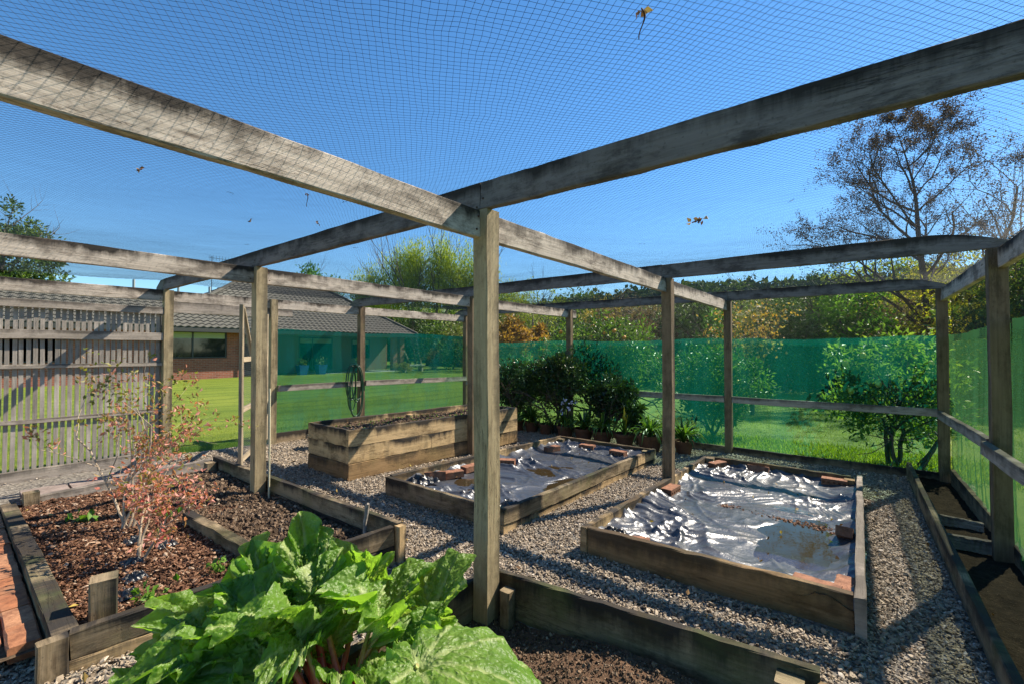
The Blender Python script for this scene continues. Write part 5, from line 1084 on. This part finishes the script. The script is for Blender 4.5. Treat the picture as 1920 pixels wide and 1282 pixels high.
# the big bare tree with clinging brown leaves
a, b = at(1745, 15.0); z = gz(a, b); o = empty('bare_alder_tree', (a, b, z), 'large nearly leafless tree with brown clinging leaves above the right corner', 'tree'); rd = np.random.default_rng(11); out = []; tips = []
p = np.array([a, b, z-.1]); d_ = np.array([.02, 0, 1.]); H = 9.6; nS = 16
for k in range(nS):
    d_ = d_+rd.normal(0, .035, 3)*[1, 1, 0]; d_ /= np.linalg.norm(d_); p2 = p+d_*H/nS; r0 = .15*(1-k/nS)+.012; r1 = .15*(1-(k+1)/nS)+.012; out.append((p, p2, r0, r1)); p = p2
    if k >= 3:
        for c in range(2 if k < 12 else 2):
            th = rd.uniform(0, 6.28); q = np.array([math.cos(th), math.sin(th), .50+.03*k]); Lb = (5.2*(1-k/nS)**1.0+.45)*rd.uniform(.75, 1.2)
            grow(p, q, Lb*1.08, r1*.5+.012, 3, 6, 2, .62, .035, rd, out, tips, .13, .35, (.3, .55))
segs(out, MB(), 4).build('trunk', M['twig'], o); T_ = np.array(tips); n = 42000; P = T_[rd.integers(0, len(T_), n)]+rd.normal(0, .07, (n, 3)); MB().leaves(P, .062, .5, tip=[0, 0, -.5]).build('crown', leafmat('brown_clinging_leaf', [(0, (.06, .045, .045)), (.6, (.11, .075, .07)), (1, (.19, .11, .09))], .7, .12), o)
for q, (px, d, h, lb) in enumerate(((1880, 17, 7.6, 'slender bare tree right of the large one'), (1905, 13, 3.9, 'pale thin bare trunk seen through the right wall net'), (1960, 15, 7.5, 'bare twiggy tree at the right edge'))):
    a, b = at(px, d); z = gz(a, b); o = empty('bare_tree', (a, b, z), lb, 'tree', 'slender bare trees at the right'); rd = np.random.default_rng(60+q); out = []; tips = []
    grow((a, b, z), (0, 0, 1), h*.8, .07, 3, 9, 1, .55, .07, rd, out, tips, .07, .35, (.4, .6)); segs(out, MB(), 4).build('trunk', M['bark1'], o)
    T_ = np.array(tips); n = 500; P = T_[rd.integers(0, len(T_), n)]+rd.normal(0, .06, (n, 3)); MB().leaves(P, .08, .4).build('crown', M['brown'], o)

# ------------------------------------------------------------------ hills and forest
def hill_h(px, d):       # skyline heights along the view, by bearing
    return 0
xs = np.linspace(-170, 190, 90); ys = np.linspace(60, 330, 60); X, Y = np.meshgrid(xs, ys)
D = np.hypot(X, Y); B = np.degrees(np.arctan2(X, Y))        # bearing from +Y, clockwise
prof = np.interp(B, [-60, -45, -38, -35, -25, -10, 0, 15, 30], [8, 10, 11, 13, 15, 21, 18, 16, 16])
HZ = prof*sstep(62, 190, D)+fbm(X*.02, Y*.02, 3, 301)*5*sstep(80, 150, D)-.5
def hh(x, y):
    D = np.hypot(x, y); B = np.degrees(np.arctan2(x, y)); return np.interp(B, [-60, -45, -38, -35, -25, -10, 0, 15, 30], [8, 10, 11, 13, 15, 21, 18, 16, 16])*sstep(62, 190, D)+fbm(x*.02, y*.02, 3, 301)*5*sstep(80, 150, D)-.5
tag(MB().grid(X, Y, HZ).build('hillside', simple('hill_undergrowth', (.03, .045, .015), .95, .1, 0, .3, .4), smooth=True), kind='structure')
n = 3000; rr = rng.uniform(58, 215, n); bb_ = np.radians(rng.uniform(-58, 18, n)); x = rr*np.sin(bb_); y = rr*np.cos(bb_); zz = hh(x, y)
P = []; V_ = []; Q = []
for i in range(n):
    s = rng.uniform(1.6, 3.6); m = 46; q = rng.normal(0, 1, (m, 3)); q[:, 2] = np.abs(q[:, 2]); q /= np.linalg.norm(q, axis=1)[:, None]; P.append(np.array([x[i], y[i], zz[i]+s*.9])+q*s*[1, 1, rng.uniform(.9, 1.7)]*rng.uniform(.75, 1.05, (m, 1))); V_.append(np.full(m, rng.uniform(.1, .9))); Q.append(q)
P = np.concatenate(P); V_ = np.concatenate(V_); Q = np.concatenate(Q)
mb = MB(); mb.leaves(P, 1.5, .7, val=V_, tip=Q*.6, nrm=None)
tag(mb.build('hill_forest', leafmat('forest_canopy', [(0, (.05, .08, .05)), (.4, (.09, .13, .065)), (.75, (.14, .18, .08)), (1, (.22, .24, .09))], .8, .1, .1)), 'distant wooded hillside of mixed dull green trees beyond the garden', 'woodland', kind='stuff')  # canopy colours paled, distance haze painted into them
